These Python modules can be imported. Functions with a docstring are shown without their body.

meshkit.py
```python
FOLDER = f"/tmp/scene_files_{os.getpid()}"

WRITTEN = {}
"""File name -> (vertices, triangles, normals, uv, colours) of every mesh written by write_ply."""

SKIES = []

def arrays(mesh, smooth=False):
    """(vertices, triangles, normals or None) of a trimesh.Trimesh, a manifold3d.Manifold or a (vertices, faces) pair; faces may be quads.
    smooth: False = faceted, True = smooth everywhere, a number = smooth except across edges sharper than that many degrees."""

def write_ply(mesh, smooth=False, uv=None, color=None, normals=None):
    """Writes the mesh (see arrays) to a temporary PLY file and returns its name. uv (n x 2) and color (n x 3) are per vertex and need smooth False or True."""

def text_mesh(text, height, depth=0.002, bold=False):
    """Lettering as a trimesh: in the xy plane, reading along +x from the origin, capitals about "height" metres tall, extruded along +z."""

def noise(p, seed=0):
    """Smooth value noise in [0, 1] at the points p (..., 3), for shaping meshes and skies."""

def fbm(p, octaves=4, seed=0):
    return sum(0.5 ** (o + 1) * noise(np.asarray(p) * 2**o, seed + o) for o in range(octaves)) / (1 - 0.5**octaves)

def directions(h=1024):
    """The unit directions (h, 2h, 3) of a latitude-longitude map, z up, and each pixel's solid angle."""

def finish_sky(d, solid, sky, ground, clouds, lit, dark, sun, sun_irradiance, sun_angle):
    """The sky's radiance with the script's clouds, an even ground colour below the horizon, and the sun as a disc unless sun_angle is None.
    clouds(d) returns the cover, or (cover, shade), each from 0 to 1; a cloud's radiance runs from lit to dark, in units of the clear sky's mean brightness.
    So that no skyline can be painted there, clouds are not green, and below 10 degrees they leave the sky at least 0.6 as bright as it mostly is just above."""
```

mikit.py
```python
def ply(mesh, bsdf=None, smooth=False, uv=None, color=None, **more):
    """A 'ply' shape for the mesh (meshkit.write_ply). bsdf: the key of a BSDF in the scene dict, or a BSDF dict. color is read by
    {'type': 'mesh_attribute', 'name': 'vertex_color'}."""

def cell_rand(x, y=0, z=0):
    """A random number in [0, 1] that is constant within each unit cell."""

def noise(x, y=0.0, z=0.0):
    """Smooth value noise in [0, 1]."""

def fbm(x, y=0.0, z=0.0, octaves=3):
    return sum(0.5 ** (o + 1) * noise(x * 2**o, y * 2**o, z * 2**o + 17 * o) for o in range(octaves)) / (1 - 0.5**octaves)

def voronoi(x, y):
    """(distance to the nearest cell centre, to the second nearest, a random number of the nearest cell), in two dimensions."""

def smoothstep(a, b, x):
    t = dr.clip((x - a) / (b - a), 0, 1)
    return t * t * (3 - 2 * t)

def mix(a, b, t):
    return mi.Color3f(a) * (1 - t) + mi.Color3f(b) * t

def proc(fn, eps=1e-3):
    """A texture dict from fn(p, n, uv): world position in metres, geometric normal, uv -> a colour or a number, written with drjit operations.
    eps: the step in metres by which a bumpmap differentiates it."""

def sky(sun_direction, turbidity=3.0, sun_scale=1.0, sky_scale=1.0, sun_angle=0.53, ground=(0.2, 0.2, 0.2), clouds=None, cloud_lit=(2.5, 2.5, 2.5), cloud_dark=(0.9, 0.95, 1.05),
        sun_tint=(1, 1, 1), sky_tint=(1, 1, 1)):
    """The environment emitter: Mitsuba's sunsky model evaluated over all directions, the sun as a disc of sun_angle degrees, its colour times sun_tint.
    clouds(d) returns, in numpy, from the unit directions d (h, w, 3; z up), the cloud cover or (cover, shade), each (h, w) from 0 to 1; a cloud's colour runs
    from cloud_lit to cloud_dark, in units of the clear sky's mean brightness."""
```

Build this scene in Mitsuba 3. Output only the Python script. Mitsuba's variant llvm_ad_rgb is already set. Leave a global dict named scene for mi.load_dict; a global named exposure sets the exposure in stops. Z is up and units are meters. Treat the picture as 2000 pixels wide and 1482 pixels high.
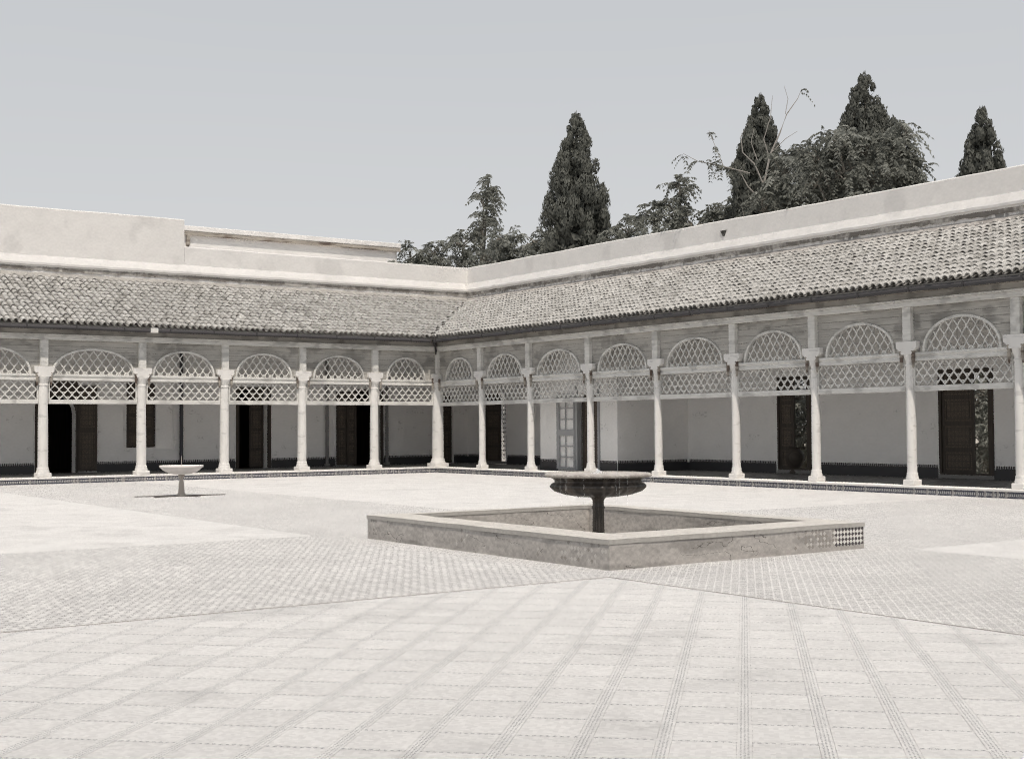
import math, random
import numpy as np, trimesh, mitsuba as mi, drjit as dr
import mikit
from mikit import proc, noise, fbm, cell_rand, smoothstep, mix
from shapely.geometry import Polygon, box as sbox
from shapely import affinity
import meshkit

T = mi.ScalarTransform4f
RNG = np.random.default_rng(7)
random.seed(7)

# ---------------------------------------------------------------- camera, sky, exposure
YAW, PITCH, ROLL = math.radians(54.91), math.radians(2.036), math.radians(-0.401)
EYE = np.array([0.0, 0.0, 1.6])
FWD = np.array([math.cos(YAW) * math.cos(PITCH), math.sin(YAW) * math.cos(PITCH), math.sin(PITCH)])
_r = np.array([math.sin(YAW), -math.cos(YAW), 0.0])
_u = np.cross(_r, FWD)
UP = -math.sin(ROLL) * _r + math.cos(ROLL) * _u
scene = {
    "camera": {"type": "perspective", "fov": 42.17, "fov_axis": "x", "near_clip": 0.05, "far_clip": 2000.0,
               "to_world": T().look_at(origin=EYE.tolist(), target=(EYE + FWD).tolist(), up=UP.tolist())},
}
SUN = np.array([-0.21, -0.50, 0.94])
exposure = 1.50


def veil(d):
    # a thin even summer haze veil over the whole sky
    el = np.clip(d[..., 2], 0, 1)
    return 0.97 - 0.45 * np.clip(el / 0.9, 0, 1) ** 0.55 + 0.04 * meshkit.fbm(d * [2.0, 2.0, 5.0], 4), np.zeros(d.shape[:2]) + 0.2


scene["sky"] = mikit.sky(SUN.tolist(), turbidity=3.0, ground=(0.4, 0.39, 0.37), clouds=veil, cloud_lit=(2.38, 2.35, 2.31),
                         cloud_dark=(2.0, 2.02, 2.05), sky_tint=(1.25, 1.02, 0.82),
                         sun_scale=0.72, sun_tint=(0.905, 0.985, 1.14))
labels = {}

# ---------------------------------------------------------------- helpers
counts = {}


def numbered(key):
    n = counts.get(key, -1) + 1
    counts[key] = n
    return key if n == 0 else f"{key}_{n:03d}"


def put(key, mesh, bsdf, smooth=False, kind=None, label=None, **more):
    key = numbered(key)
    scene[key] = mikit.ply(mesh, bsdf, smooth=smooth, **more)
    if kind or label:
        labels[key] = {k: v for k, v in (("kind", kind), ("label", label)) if v}
    return key


def put_copy(key, plydict, m, bsdf=None):
    key = numbered(key)
    d = dict(plydict)
    d["to_world"] = T(np.asarray(m).tolist())
    if bsdf:
        d["bsdf"] = {"type": "ref", "id": bsdf}
    scene[key] = d
    return key


def thing(key, label, category, group=None):
    key = numbered(key)
    labels[key] = {"label": label, "category": category}
    if group:
        labels[key]["group"] = group
    return key


def cat(ms):
    return trimesh.util.concatenate([m for m in ms if m is not None])


def bx(a0, a1, b0, b1, c0, c1):
    return trimesh.creation.box(bounds=[[min(a0, a1), min(b0, b1), min(c0, c1)], [max(a0, a1), max(b0, b1), max(c0, c1)]])


def cbx(a0, a1, b0, b1, c0, c1, c=0.012):
    """box with chamfered edges"""
    pts = []
    for x in (0, 1):
        for y in (0, 1):
            for z in (0, 1):
                p = np.array([(a0, a1)[x], (b0, b1)[y], (c0, c1)[z]], float)
                s = np.array([1 - 2 * x, 1 - 2 * y, 1 - 2 * z], float)
                for k in range(3):
                    q = p + s * c
                    q[k] = p[k]
                    pts.append(q)
    return trimesh.convex.convex_hull(np.array(pts))


def lathe(profile, n=24, center=(0, 0, 0), lobes=0, amp=0.0, z_lobe=(-9, 9)):
    pr = np.array(profile, float)
    ang = np.linspace(0, 2 * np.pi, n, endpoint=False)
    v, f = [], []
    for r, z in pr:
        rr = r * np.ones(n)
        if lobes and z_lobe[0] <= z <= z_lobe[1]:
            rr = r * (1 + amp * np.abs(np.cos(lobes * ang / 2)) - amp * 0.5)
        v.append(np.stack([rr * np.cos(ang), rr * np.sin(ang), np.full(n, z)], 1))
    for i in range(len(pr) - 1):
        for j in range(n):
            a, b = i * n + j, i * n + (j + 1) % n
            f += [[a, b, b + n], [a, b + n, a + n]]
    return trimesh.Trimesh(np.vstack(v) + np.array(center), f, process=False)


def tube(pts, radii, sides=6, cap=True):
    p = np.asarray(pts, float)
    rad = np.broadcast_to(np.asarray(radii, float), (len(p),))
    t = np.gradient(p, axis=0)
    t /= np.linalg.norm(t, axis=1, keepdims=True) + 1e-12
    ref = np.where(np.abs(t[:, 2:]) < 0.9, [[0, 0, 1.0]], [[1.0, 0, 0]])
    a = np.cross(t, ref)
    a /= np.linalg.norm(a, axis=1, keepdims=True) + 1e-12
    b = np.cross(t, a)
    ang = np.arange(sides) * 2 * np.pi / sides
    v = (p[:, None] + rad[:, None, None] * (np.cos(ang)[None, :, None] * a[:, None] + np.sin(ang)[None, :, None] * b[:, None])).reshape(-1, 3)
    i, j = np.meshgrid(np.arange(len(p) - 1), np.arange(sides), indexing="ij")
    q = np.stack([i * sides + j, i * sides + (j + 1) % sides, (i + 1) * sides + (j + 1) % sides, (i + 1) * sides + j], -1).reshape(-1, 4)
    f = [q[:, [0, 2, 1]], q[:, [0, 3, 2]]]
    if cap:
        n0 = len(v)
        v = np.vstack([v, p[0], p[-1]])
        k = np.arange(sides)
        f.append(np.stack([np.full(sides, n0), k, (k + 1) % sides], 1))
        e = (len(p) - 1) * sides
        f.append(np.stack([np.full(sides, n0 + 1), e + (k + 1) % sides, e + k], 1))
    return trimesh.Trimesh(v, np.vstack(f), process=False)


def ext(poly, lo, hi):
    """polygons in (s, z) extruded along o from lo to hi"""
    out = []
    for g in getattr(poly, "geoms", [poly]):
        if g.is_empty or g.geom_type != "Polygon" or g.area < 1e-5:
            continue
        m = trimesh.creation.extrude_polygon(g, hi - lo, engine="earcut")
        v = m.vertices
        out.append(trimesh.Trimesh(np.stack([v[:, 0], v[:, 2] + lo, v[:, 1]], 1), m.faces[:, ::-1], process=False))
    return cat(out) if out else None


def along(poly, s0, s1, dz=0.0):
    """a profile in (o, z) drawn along s"""
    m = trimesh.creation.extrude_polygon(poly, s1 - s0, engine="earcut")
    v = m.vertices
    return trimesh.Trimesh(np.stack([v[:, 2] + s0, v[:, 0], v[:, 1] + dz], 1), m.faces, process=False)


def flat_ext(poly, z0, z1):
    out = []
    for g in getattr(poly, "geoms", [poly]):
        if g.is_empty or g.geom_type != "Polygon" or g.area < 1e-6:
            continue
        m = trimesh.creation.extrude_polygon(g, z1 - z0, engine="earcut")
        m.apply_translation([0, 0, z0])
        out.append(m)
    return cat(out) if out else None


# ---------------------------------------------------------------- dimensions (metres)
X0, Y0 = 24.92, 40.22      # front edges of the two gallery steps
F = 0.19                   # gallery floor
DW = 4.0                   # step edge to back wall
BX, BY = X0 + DW, Y0 + DW
COL_L = [5.4, 8.36, 11.34, 14.34, 17.08, 19.84, 22.60]          # x of the columns of the left gallery
COL_R = [37.69, 34.86, 31.75, 28.64, 25.53, 22.74, 19.84, 17.0, 14.1, 11.2]   # y of the columns of the right gallery
CC = 0.30                  # column axis behind the step edge
S_MIN_L, S_MIN_R = 4.2, 10.0


def L(m):                  # local (s, o, z) -> left gallery
    v = m.vertices
    return trimesh.Trimesh(np.stack([v[:, 0], Y0 + v[:, 1], v[:, 2]], 1), m.faces, process=False)


def R(m):                  # local (s, o, z) -> right gallery
    v = m.vertices
    return trimesh.Trimesh(np.stack([X0 + v[:, 1], v[:, 0], v[:, 2]], 1), m.faces[:, ::-1], process=False)


# ---------------------------------------------------------------- materials
def rgb(*c):
    return {"type": "rgb", "value": list(c)}


def diffuse(name, tex, rough=0.9, spec=0.25, two=True):
    d = {"type": "principled", "base_color": tex, "roughness": rough, "specular": spec}
    scene[name] = {"type": "twosided", "bsdf": d} if two else d


def tone(c, f):
    return mi.Color3f(c) * f


def uvw(p):
    s = 0.70710678
    return (p.x + p.y) * s, (p.x - p.y) * s


ROW0, ROWS = 7.29, 0.417
STRIP0, STRIPS = -0.02, 0.405


def f_floor(p, n, uv):
    u, v = uvw(p)
    a = cell_rand((u - ROW0) / ROWS, (v - STRIP0) / STRIPS, 3)
    g = fbm(p.x * 9, p.y * 9, 0.0, 3)
    st = smoothstep(0.60, 0.78, fbm(p.x * 1.3 + 3, p.y * 1.3 + 8, 2.0, 5)) * (0.3 + 0.7 * noise(p.x * 22, p.y * 22))
    t = cell_rand(u / 0.026, v / 0.026, 5)
    return tone((0.505, 0.500, 0.490), (0.93 + 0.08 * a) * (0.95 + 0.10 * g) * (0.90 + 0.14 * t) * (1 - 0.16 * st))


def f_strip(p, n, uv):
    u, v = uvw(p)
    w = v - STRIP0 - STRIPS * dr.floor((v - STRIP0) / STRIPS + 0.5)      # distance from the strip's middle
    k = dr.floor(w / 0.019 + 0.5)
    on = (dr.abs(w - 0.019 * k) < 0.0045) & (dr.abs(k) < 1.5) & ((u / 0.03 + 0.37 * k) - dr.floor(u / 0.03 + 0.37 * k) < 0.62)
    wear = 0.6 + 0.4 * noise(p.x * 5, p.y * 5, 3)
    return mix(f_floor(p, n, uv), (0.20, 0.205, 0.21), dr.select(on, 0.80 * wear, 0.0))


def f_row(p, n, uv):
    u, v = uvw(p)
    w = u - ROW0 - ROWS * dr.floor((u - ROW0) / ROWS + 0.5)
    c = v / 0.036
    c = (c - dr.floor(c) - 0.5) * 0.036
    on = (dr.abs(w) * 1.3 + dr.abs(c)) < 0.0145
    wear = 0.6 + 0.4 * noise(p.x * 4, p.y * 4, 5)
    return mix(f_floor(p, n, uv), (0.19, 0.195, 0.20), dr.select(on, 1.0 * wear, 0.0))


def f_path(p, n, uv):
    u, v = uvw(p)
    band = v / 0.081
    fb = band - dr.floor(band)
    row = u / 0.055 + 0.5 * (dr.floor(band) - 2 * dr.floor(dr.floor(band) / 2))
    fr = row - dr.floor(row)
    joint = (fr < 0.26) & (fb > 0.16)
    light = fb < 0.16
    a = cell_rand(row, band, 9)
    g = fbm(p.x * 1.1, p.y * 1.1, 4.0, 4)
    c = mix((0.37, 0.365, 0.36), (0.47, 0.465, 0.455), a) * (0.90 + 0.20 * g)
    col = p.x / 0.048
    rw = p.y / 0.16 + 0.5 * (dr.floor(col) - 2 * dr.floor(dr.floor(col) / 2))
    j2 = (rw - dr.floor(rw)) < 0.17
    j3 = (col - dr.floor(col)) < 0.10
    a2 = cell_rand(col, rw, 4)
    c2 = mix((0.37, 0.365, 0.36), (0.48, 0.475, 0.465), a2) * (0.92 + 0.16 * g)
    c2 = dr.select(j2, c2 * 0.52, dr.select(j3, c2 * 0.88, c2))
    c = dr.select(light, c * 1.12, c)
    arm = (p.x < 8.96) | (p.x > 13.96)
    return dr.select(arm, c2, dr.select(joint, c * 0.52, c))


def f_plaster(p, n, uv):
    g = fbm(p.x * 2.2, p.y * 2.2, p.z * 2.2, 4)
    h = fbm(p.x * 17, p.y * 17, p.z * 17, 2)
    st = smoothstep(0.56, 0.72, fbm(p.x * 1.3 + 7, p.y * 1.3, p.z * 0.8, 4))
    return tone((0.76, 0.745, 0.725), (0.90 + 0.12 * g) * (0.93 + 0.14 * h) * (1 - 0.10 * st))


def f_whitewash_lifted(p, n, uv):  # plaster copy made paler to brighten the shaded gallery walls
    g = fbm(p.x * 2.2, p.y * 2.2, p.z * 2.2, 4)
    h = fbm(p.x * 17, p.y * 17, p.z * 17, 2)
    sp = smoothstep(0.70, 0.76, noise(p.x * 3.1 + 2, p.y * 3.1, p.z * 3.1)) * smoothstep(0.5, 0.8, h)
    return tone((0.89, 0.88, 0.865), (0.93 + 0.08 * g) * (0.94 + 0.10 * h) * (1 - 0.30 * sp))


def f_stained(p, n, uv):
    s = p.x + p.y
    w = s + 0.05 * noise(s * 3, p.z * 9, 1.0)
    k = fbm(w * 3.1, p.z * 1.7, 3.0, 5)
    k2 = fbm(w * 13, p.z * 2.3, 6.0, 3)
    st = smoothstep(0.40, 0.66, k) * smoothstep(0.25, 0.6, k2)
    return f_plaster(p, n, uv) * (1 - 0.62 * st)


def f_drip_shade(p, n, uv):  # drip stains and the shade below the ledge, coloured as one tone
    s = p.x + p.y
    k = fbm(s * 2.1, p.z * 6, 3.0, 4)
    k2 = fbm(s * 11, p.z * 5, 6.0, 3)
    return mix((0.20, 0.185, 0.17), (0.50, 0.48, 0.45), smoothstep(0.42, 0.72, 0.6 * k + 0.4 * k2))


def f_column(p, n, uv):
    g = fbm(p.x * 6, p.y * 6, p.z * 3, 3)
    c = smoothstep(0.62, 0.72, fbm(p.x * 4, p.y * 4, p.z * 9 + 5, 3))
    return tone((0.76, 0.745, 0.72), (0.90 + 0.16 * g) * (1 - 0.18 * c))


def f_greywood(p, n, uv):
    s = p.x + p.y
    g = fbm(s * 2.0, p.z * 42, 1.0, 3)
    b = fbm(s * 0.9, p.z * 2.2, 8.0, 3)
    st = smoothstep(0.5, 0.75, fbm(s * 2.4, p.z * 3.5, 4.0, 3))
    return tone((0.45, 0.435, 0.405), (0.72 + 0.40 * g) * (0.75 + 0.5 * b) * (1 - 0.35 * st))


def f_palewood(p, n, uv):
    s = p.x + p.y
    g = fbm(s * 3.0, p.z * 30, 2.0, 3)
    st = smoothstep(0.5, 0.72, fbm(s * 3.1 + 2, p.z * 5.0, 4.0, 3))
    return tone((0.70, 0.69, 0.66), (0.82 + 0.26 * g) * (1 - 0.26 * st))


def f_brownwood(p, n, uv):
    s = p.x + p.y
    g = fbm(s * 1.6, p.z * 30, 5.0, 3)
    st = smoothstep(0.42, 0.66, fbm(s * 1.2, p.z * 9, 2.0, 4))
    return mix((0.36, 0.33, 0.29), (0.13, 0.10, 0.085), st) * (0.7 + 0.5 * g)


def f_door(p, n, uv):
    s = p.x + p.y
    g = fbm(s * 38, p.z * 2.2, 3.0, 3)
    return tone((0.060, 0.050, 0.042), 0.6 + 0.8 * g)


def f_doorpanel(p, n, uv):
    s = p.x + p.y
    a = (s / 0.11) - dr.floor(s / 0.11) - 0.5
    b = (p.z / 0.16) - dr.floor(p.z / 0.16) - 0.5
    r = dr.sqrt(a * a + b * b)
    on = (dr.abs(r - 0.33) < 0.06) | (r < 0.10)
    g = fbm(s * 20, p.z * 20, 3.0, 2)
    return mix((0.075, 0.062, 0.052), (0.21, 0.17, 0.12), dr.select(on, 0.55 * g + 0.15, 0.0))


def tile_tone(lo, hi, seed):
    def f(p, n, uv):
        g = fbm(p.x * 5, p.y * 5, p.z * 5 + seed, 3)
        li = smoothstep(0.52, 0.66, fbm(p.x * 11, p.y * 11, p.z * 11 + seed, 2))
        big = fbm(p.x * 0.6, p.y * 0.6, seed, 3)
        return mix(mix(lo, hi, g), (0.54, 0.53, 0.51), 0.40 * li) * (0.88 + 0.24 * big)
    return f


def f_darkzellige(p, n, uv):
    a = cell_rand(p.x / 0.12, p.y / 0.12, p.z / 0.06)
    return tone((0.12, 0.117, 0.115), 0.7 + 0.6 * a)


def f_riser(p, n, uv):
    s = dr.select(dr.abs(n.y) > dr.abs(n.x), p.x, p.y)
    mid = (p.z > 0.04) & (p.z < 0.098)
    c = s / 0.052
    on = (c - dr.floor(c)) < 0.45
    lost = cell_rand(s / 0.052, 2) > 0.86
    a = cell_rand(s / 0.026, p.z / 0.03, 4)
    dark = mi.Color3f(0.095, 0.098, 0.12) * (0.7 + 0.6 * a)
    pale = mi.Color3f(0.50, 0.49, 0.47) * (0.8 + 0.25 * a)
    c2 = dr.select(mid & ~on, pale, dark)
    return dr.select(lost, mi.Color3f(0.36, 0.34, 0.32), c2)


def f_mortar(p, n, uv):
    s = p.x - p.y
    g = fbm(p.x * 3, p.y * 3, p.z * 3, 4)
    h = fbm(p.x * 24, p.y * 24, p.z * 24, 3)
    st = smoothstep(0.52, 0.72, fbm(s * 2.2, p.z * 6, 3.0, 4))
    cr = dr.abs(fbm(s * 1.5, p.z * 4.0, 9.0, 4) - 0.5)
    crack = dr.select((cr < 0.004) & (noise(s * 0.7, p.z * 1.2, 1.0) > 0.74), 1.0, 0.0)
    return tone((0.40, 0.378, 0.355), (0.80 + 0.36 * g) * (0.70 + 0.58 * h) * (1 - 0.25 * st) * (1 - 0.6 * crack))


def f_rim(p, n, uv):
    g = fbm(p.x * 4, p.y * 4, p.z * 4, 4)
    h = fbm(p.x * 26, p.y * 26, p.z * 26, 2)
    return tone((0.40, 0.385, 0.36), (0.82 + 0.28 * g) * (0.86 + 0.26 * h))


def f_bark(p, n, uv):
    g = fbm(p.x * 14, p.y * 14, p.z * 3, 3)
    return tone((0.26, 0.24, 0.21), 0.55 + 0.8 * g)


def f_darkstone(p, n, uv):
    a = dr.atan2(p.y - 14.25, p.x - 11.44)
    g = fbm(a * 9, p.z * 4, 2.0, 4)
    h = fbm(p.x * 30, p.y * 30, p.z * 12, 2)
    return mix((0.035, 0.030, 0.026), (0.10, 0.083, 0.070), smoothstep(0.35, 0.75, g)) * (0.7 + 0.6 * h)


def f_fountainrim(p, n, uv):
    g = fbm(p.x * 13, p.y * 13, p.z * 9, 3)
    return mix((0.33, 0.305, 0.28), (0.46, 0.435, 0.405), smoothstep(0.3, 0.7, g))


def f_earth(p, n, uv):
    g = fbm(p.x * 0.8, p.y * 0.8, 1.0, 5)
    return mix((0.22, 0.20, 0.17), (0.36, 0.335, 0.30), g)


diffuse("m_floor", proc(f_floor), 0.75, 0.3)
diffuse("m_strip", proc(f_strip), 0.75, 0.3)
diffuse("m_row", proc(f_row), 0.75, 0.3)
diffuse("m_path", proc(f_path), 0.85, 0.2)
diffuse("m_plaster", proc(f_plaster))
diffuse("m_stained", proc(f_stained))
diffuse("m_whitewash_lifted", proc(f_whitewash_lifted))
diffuse("m_column", proc(f_column), 0.7)
diffuse("m_dripshade", proc(f_drip_shade))
diffuse("m_greywood", proc(f_greywood))
diffuse("m_palewood", proc(f_palewood))
diffuse("m_brownwood", proc(f_brownwood))
diffuse("m_door", proc(f_door), 0.6)
diffuse("m_doorpanel", proc(f_doorpanel), 0.6)
diffuse("m_tile_a", proc(tile_tone((0.29, 0.285, 0.27), (0.41, 0.40, 0.38), 1.0)))
diffuse("m_tile_b", proc(tile_tone((0.35, 0.345, 0.33), (0.47, 0.46, 0.44), 5.0)))
diffuse("m_tile_c", proc(tile_tone((0.23, 0.225, 0.21), (0.35, 0.34, 0.32), 9.0)))
diffuse("m_pan", rgb(0.26, 0.25, 0.235))
diffuse("m_darkzellige", proc(f_darkzellige), 0.5, 0.4)
diffuse("m_dado", rgb(0.042, 0.042, 0.046), 0.4, 0.4)
diffuse("m_riser", proc(f_riser), 0.55)
diffuse("m_mortar", proc(f_mortar))
diffuse("m_rim", proc(f_rim))
diffuse("m_bark", proc(f_bark))
diffuse("m_palebark", rgb(0.33, 0.31, 0.285))
diffuse("m_darkstone", proc(f_darkstone), 0.35, 0.5)
diffuse("m_fountainrim", proc(f_fountainrim), 0.5)
diffuse("m_whitemarble", rgb(0.76, 0.725, 0.695), 0.5)
diffuse("m_pedestal", rgb(0.42, 0.38, 0.34), 0.7)
diffuse("m_earth", proc(f_earth))
diffuse("m_gutter", rgb(0.075, 0.072, 0.075), 0.6)
diffuse("m_iron", rgb(0.05, 0.048, 0.05), 0.6)
diffuse("m_post", rgb(0.075, 0.075, 0.085), 0.6)
diffuse("m_postgrey", rgb(0.22, 0.215, 0.21), 0.7)
diffuse("m_shutter", rgb(0.34, 0.345, 0.35), 0.7)
diffuse("m_channel", rgb(0.10, 0.095, 0.09))
diffuse("m_tessera", rgb(0.065, 0.06, 0.062), 0.5)
diffuse("m_tesserafaded", rgb(0.27, 0.25, 0.23), 0.7)
diffuse("m_tesserapale", rgb(0.48, 0.46, 0.435), 0.6)
diffuse("m_tesserawhite", rgb(0.66, 0.64, 0.61), 0.5)
diffuse("m_water", rgb(0.86, 0.88, 0.9), 0.3)
scene["m_pane"] = {"type": "thindielectric"}
for nm, c, tr in (("m_cypress", (0.155, 0.16, 0.143), 0.4), ("m_leaf", (0.225, 0.232, 0.208), 0.8), ("m_leafpale", (0.34, 0.35, 0.32), 0.8)):
    scene[nm] = {"type": "principledthin", "base_color": rgb(*c), "roughness": 0.65, "spec_trans": 0.0, "diff_trans": tr}

# ---------------------------------------------------------------- ground and courtyard paving
gm = trimesh.Trimesh([[-300, -300, -0.14], [300, -300, -0.14], [300, 300, -0.14], [-300, 300, -0.14]], [[0, 1, 2], [0, 2, 3]], process=False)
put("ground", gm, "m_earth", kind="structure")
labels["ground"]["label"] = "bare earth beyond and below the palace buildings"

PX0, PX1, PY0, PY1 = 8.97, 13.95, 11.0, 17.95          # the two brick paths that cross at the basin
BAS = (9.37, 13.60, 11.48, 17.0)                       # basin, outer
INN = (9.92, 13.25, 12.12, 16.75)                      # basin, inner
labels["courtyard_floor"] = {"label": "pale glazed tile courtyard floor with diagonal dotted inlay lines", "category": "floor", "kind": "structure"}
labels["brick_path"] = {"label": "grey brick paths crossing at the fountain basin", "kind": "structure"}
hole = sbox(BAS[0] + .05, BAS[2] + .05, BAS[1] - .05, BAS[3] - .05)
paths = (sbox(-14, PY0, X0, PY1).union(sbox(PX0, -14, PX1, Y0))).difference(hole)
put("brick_path", flat_ext(paths, -0.03, 0.0), "m_path")
# bedding under the tiles of the near quarter, and the three far quarters
near = sbox(-14, -14, PX0 - 0.004, PY0 - 0.004)
put("courtyard_floor__bedding", flat_ext(near, -0.04, -0.006), "m_path")
for q in (sbox(-14, PY1 + .004, PX0 - .004, Y0 + .02), sbox(PX1 + .004, -14, X0 + .02, PY0 - .004), sbox(PX1 + .004, PY1 + .004, X0 + .02, Y0 + .02)):
    put("courtyard_floor__far_paving", flat_ext(q, -0.03, 0.0), "m_floor")
edge = cat([flat_ext(sbox(-14, PY0 - .012, PX0, PY0 - .004), -.02, .002), flat_ext(sbox(PX0 - .012, -14, PX0 - .004, PY0 - .012), -.02, .002)])
put("courtyard_floor__edge_strip", edge, "m_tesserafaded")


def uv_to_xy(poly):
    s = math.sqrt(0.5)
    return affinity.affine_transform(poly, [s, s, s, -s, 0, 0])


tiles, rows_, strips_ = [], [], []
near_in = sbox(-14, -14, PX0 - 0.016, PY0 - 0.016)
HS, HR = 0.038, 0.016
for i in range(-14, 17):
    for j in range(-22, 14):
        u0, u1 = ROW0 + i * ROWS + HR, ROW0 + (i + 1) * ROWS - HR
        v0, v1 = STRIP0 + j * STRIPS + HS, STRIP0 + (j + 1) * STRIPS - HS
        c = np.array([(u0 + u1) / 2, (v0 + v1) / 2])
        xy = np.array([(c[0] + c[1]), (c[0] - c[1])]) * math.sqrt(.5)
        a = math.atan2(xy[1], xy[0]) - YAW
        if xy @ FWD[:2] < 2.5 or abs(a) > 0.48:
            continue
        for lst, b in ((tiles, (u0 + .002, u1 - .002, v0 + .002, v1 - .002)), (rows_, (u1, u1 + 2 * HR, v0, v1))):
            pl = uv_to_xy(sbox(b[0], b[2], b[1], b[3])).intersection(near_in)
            if pl.area > 0.0008:
                h = -0.001 - 0.0012 * RNG.random()
                m = flat_ext(pl, -0.02, h)
                lst.append((np.hypot(*xy), m))
for j in range(-22, 14):
    v0 = STRIP0 + j * STRIPS
    pl = uv_to_xy(sbox(0.5, v0 - HS, 14.5, v0 + HS)).intersection(near_in)
    if pl.area > 0.001:
        strips_.append((0, flat_ext(pl, -0.02, -0.0012)))


def pieces(key, lst, bsdf, most=300, stuff_name=None):
    lst = sorted(lst, key=lambda t: t[0])
    for _, m in lst[:most]:
        put(key, m, bsdf)
    if len(lst) > most:
        put(stuff_name or key, cat([m for _, m in lst[most:]]), bsdf, kind="stuff")


pieces("courtyard_floor__tile", tiles, "m_floor", 300, "courtyard_floor__distant_tile")
pieces("courtyard_floor__inlay_row", rows_, "m_row", 300, "courtyard_floor__distant_inlay_row")
pieces("courtyard_floor__inlay_strip", strips_, "m_strip")

# gallery floor: dark zellige pavement with marble kerb and tiled riser
labels["gallery_floor"] = {"label": "dark tiled gallery floor raised one step behind a pale kerb", "kind": "structure"}
put("gallery_floor", cat([L(bx(S_MIN_L - 3, X0 + DW, .45, DW, -.05, F - .004)), R(bx(S_MIN_R - 3, Y0 + .45, .45, DW, -.05, F - .004))]), "m_darkzellige")
put("gallery_floor__tiled_riser", L(bx(S_MIN_L - 3, X0 + .02, 0.02, .44, -.05, .135)), "m_riser")
put("gallery_floor__tiled_riser", R(bx(S_MIN_R - 3, Y0 + .018, 0.02, .44, -.05, .135)), "m_riser")
s = S_MIN_L - 3
while s < X0 - .05:
    e = min(s + RNG.uniform(1.1, 1.7), X0)
    if e > X0 - .5:
        e = X0
    put("gallery_floor__kerb_slab", L(cbx(s + .003, e - .003, 0.0, .45, .137, F + RNG.uniform(-.002, .003), .01)), "m_column")
    s = e
put("gallery_floor__kerb_slab", trimesh.util.concatenate([cbx(X0 + .003, X0 + .45, Y0, Y0 + .45, .137, F + .001, .01)]), "m_column")
s = S_MIN_R - 3
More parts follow.
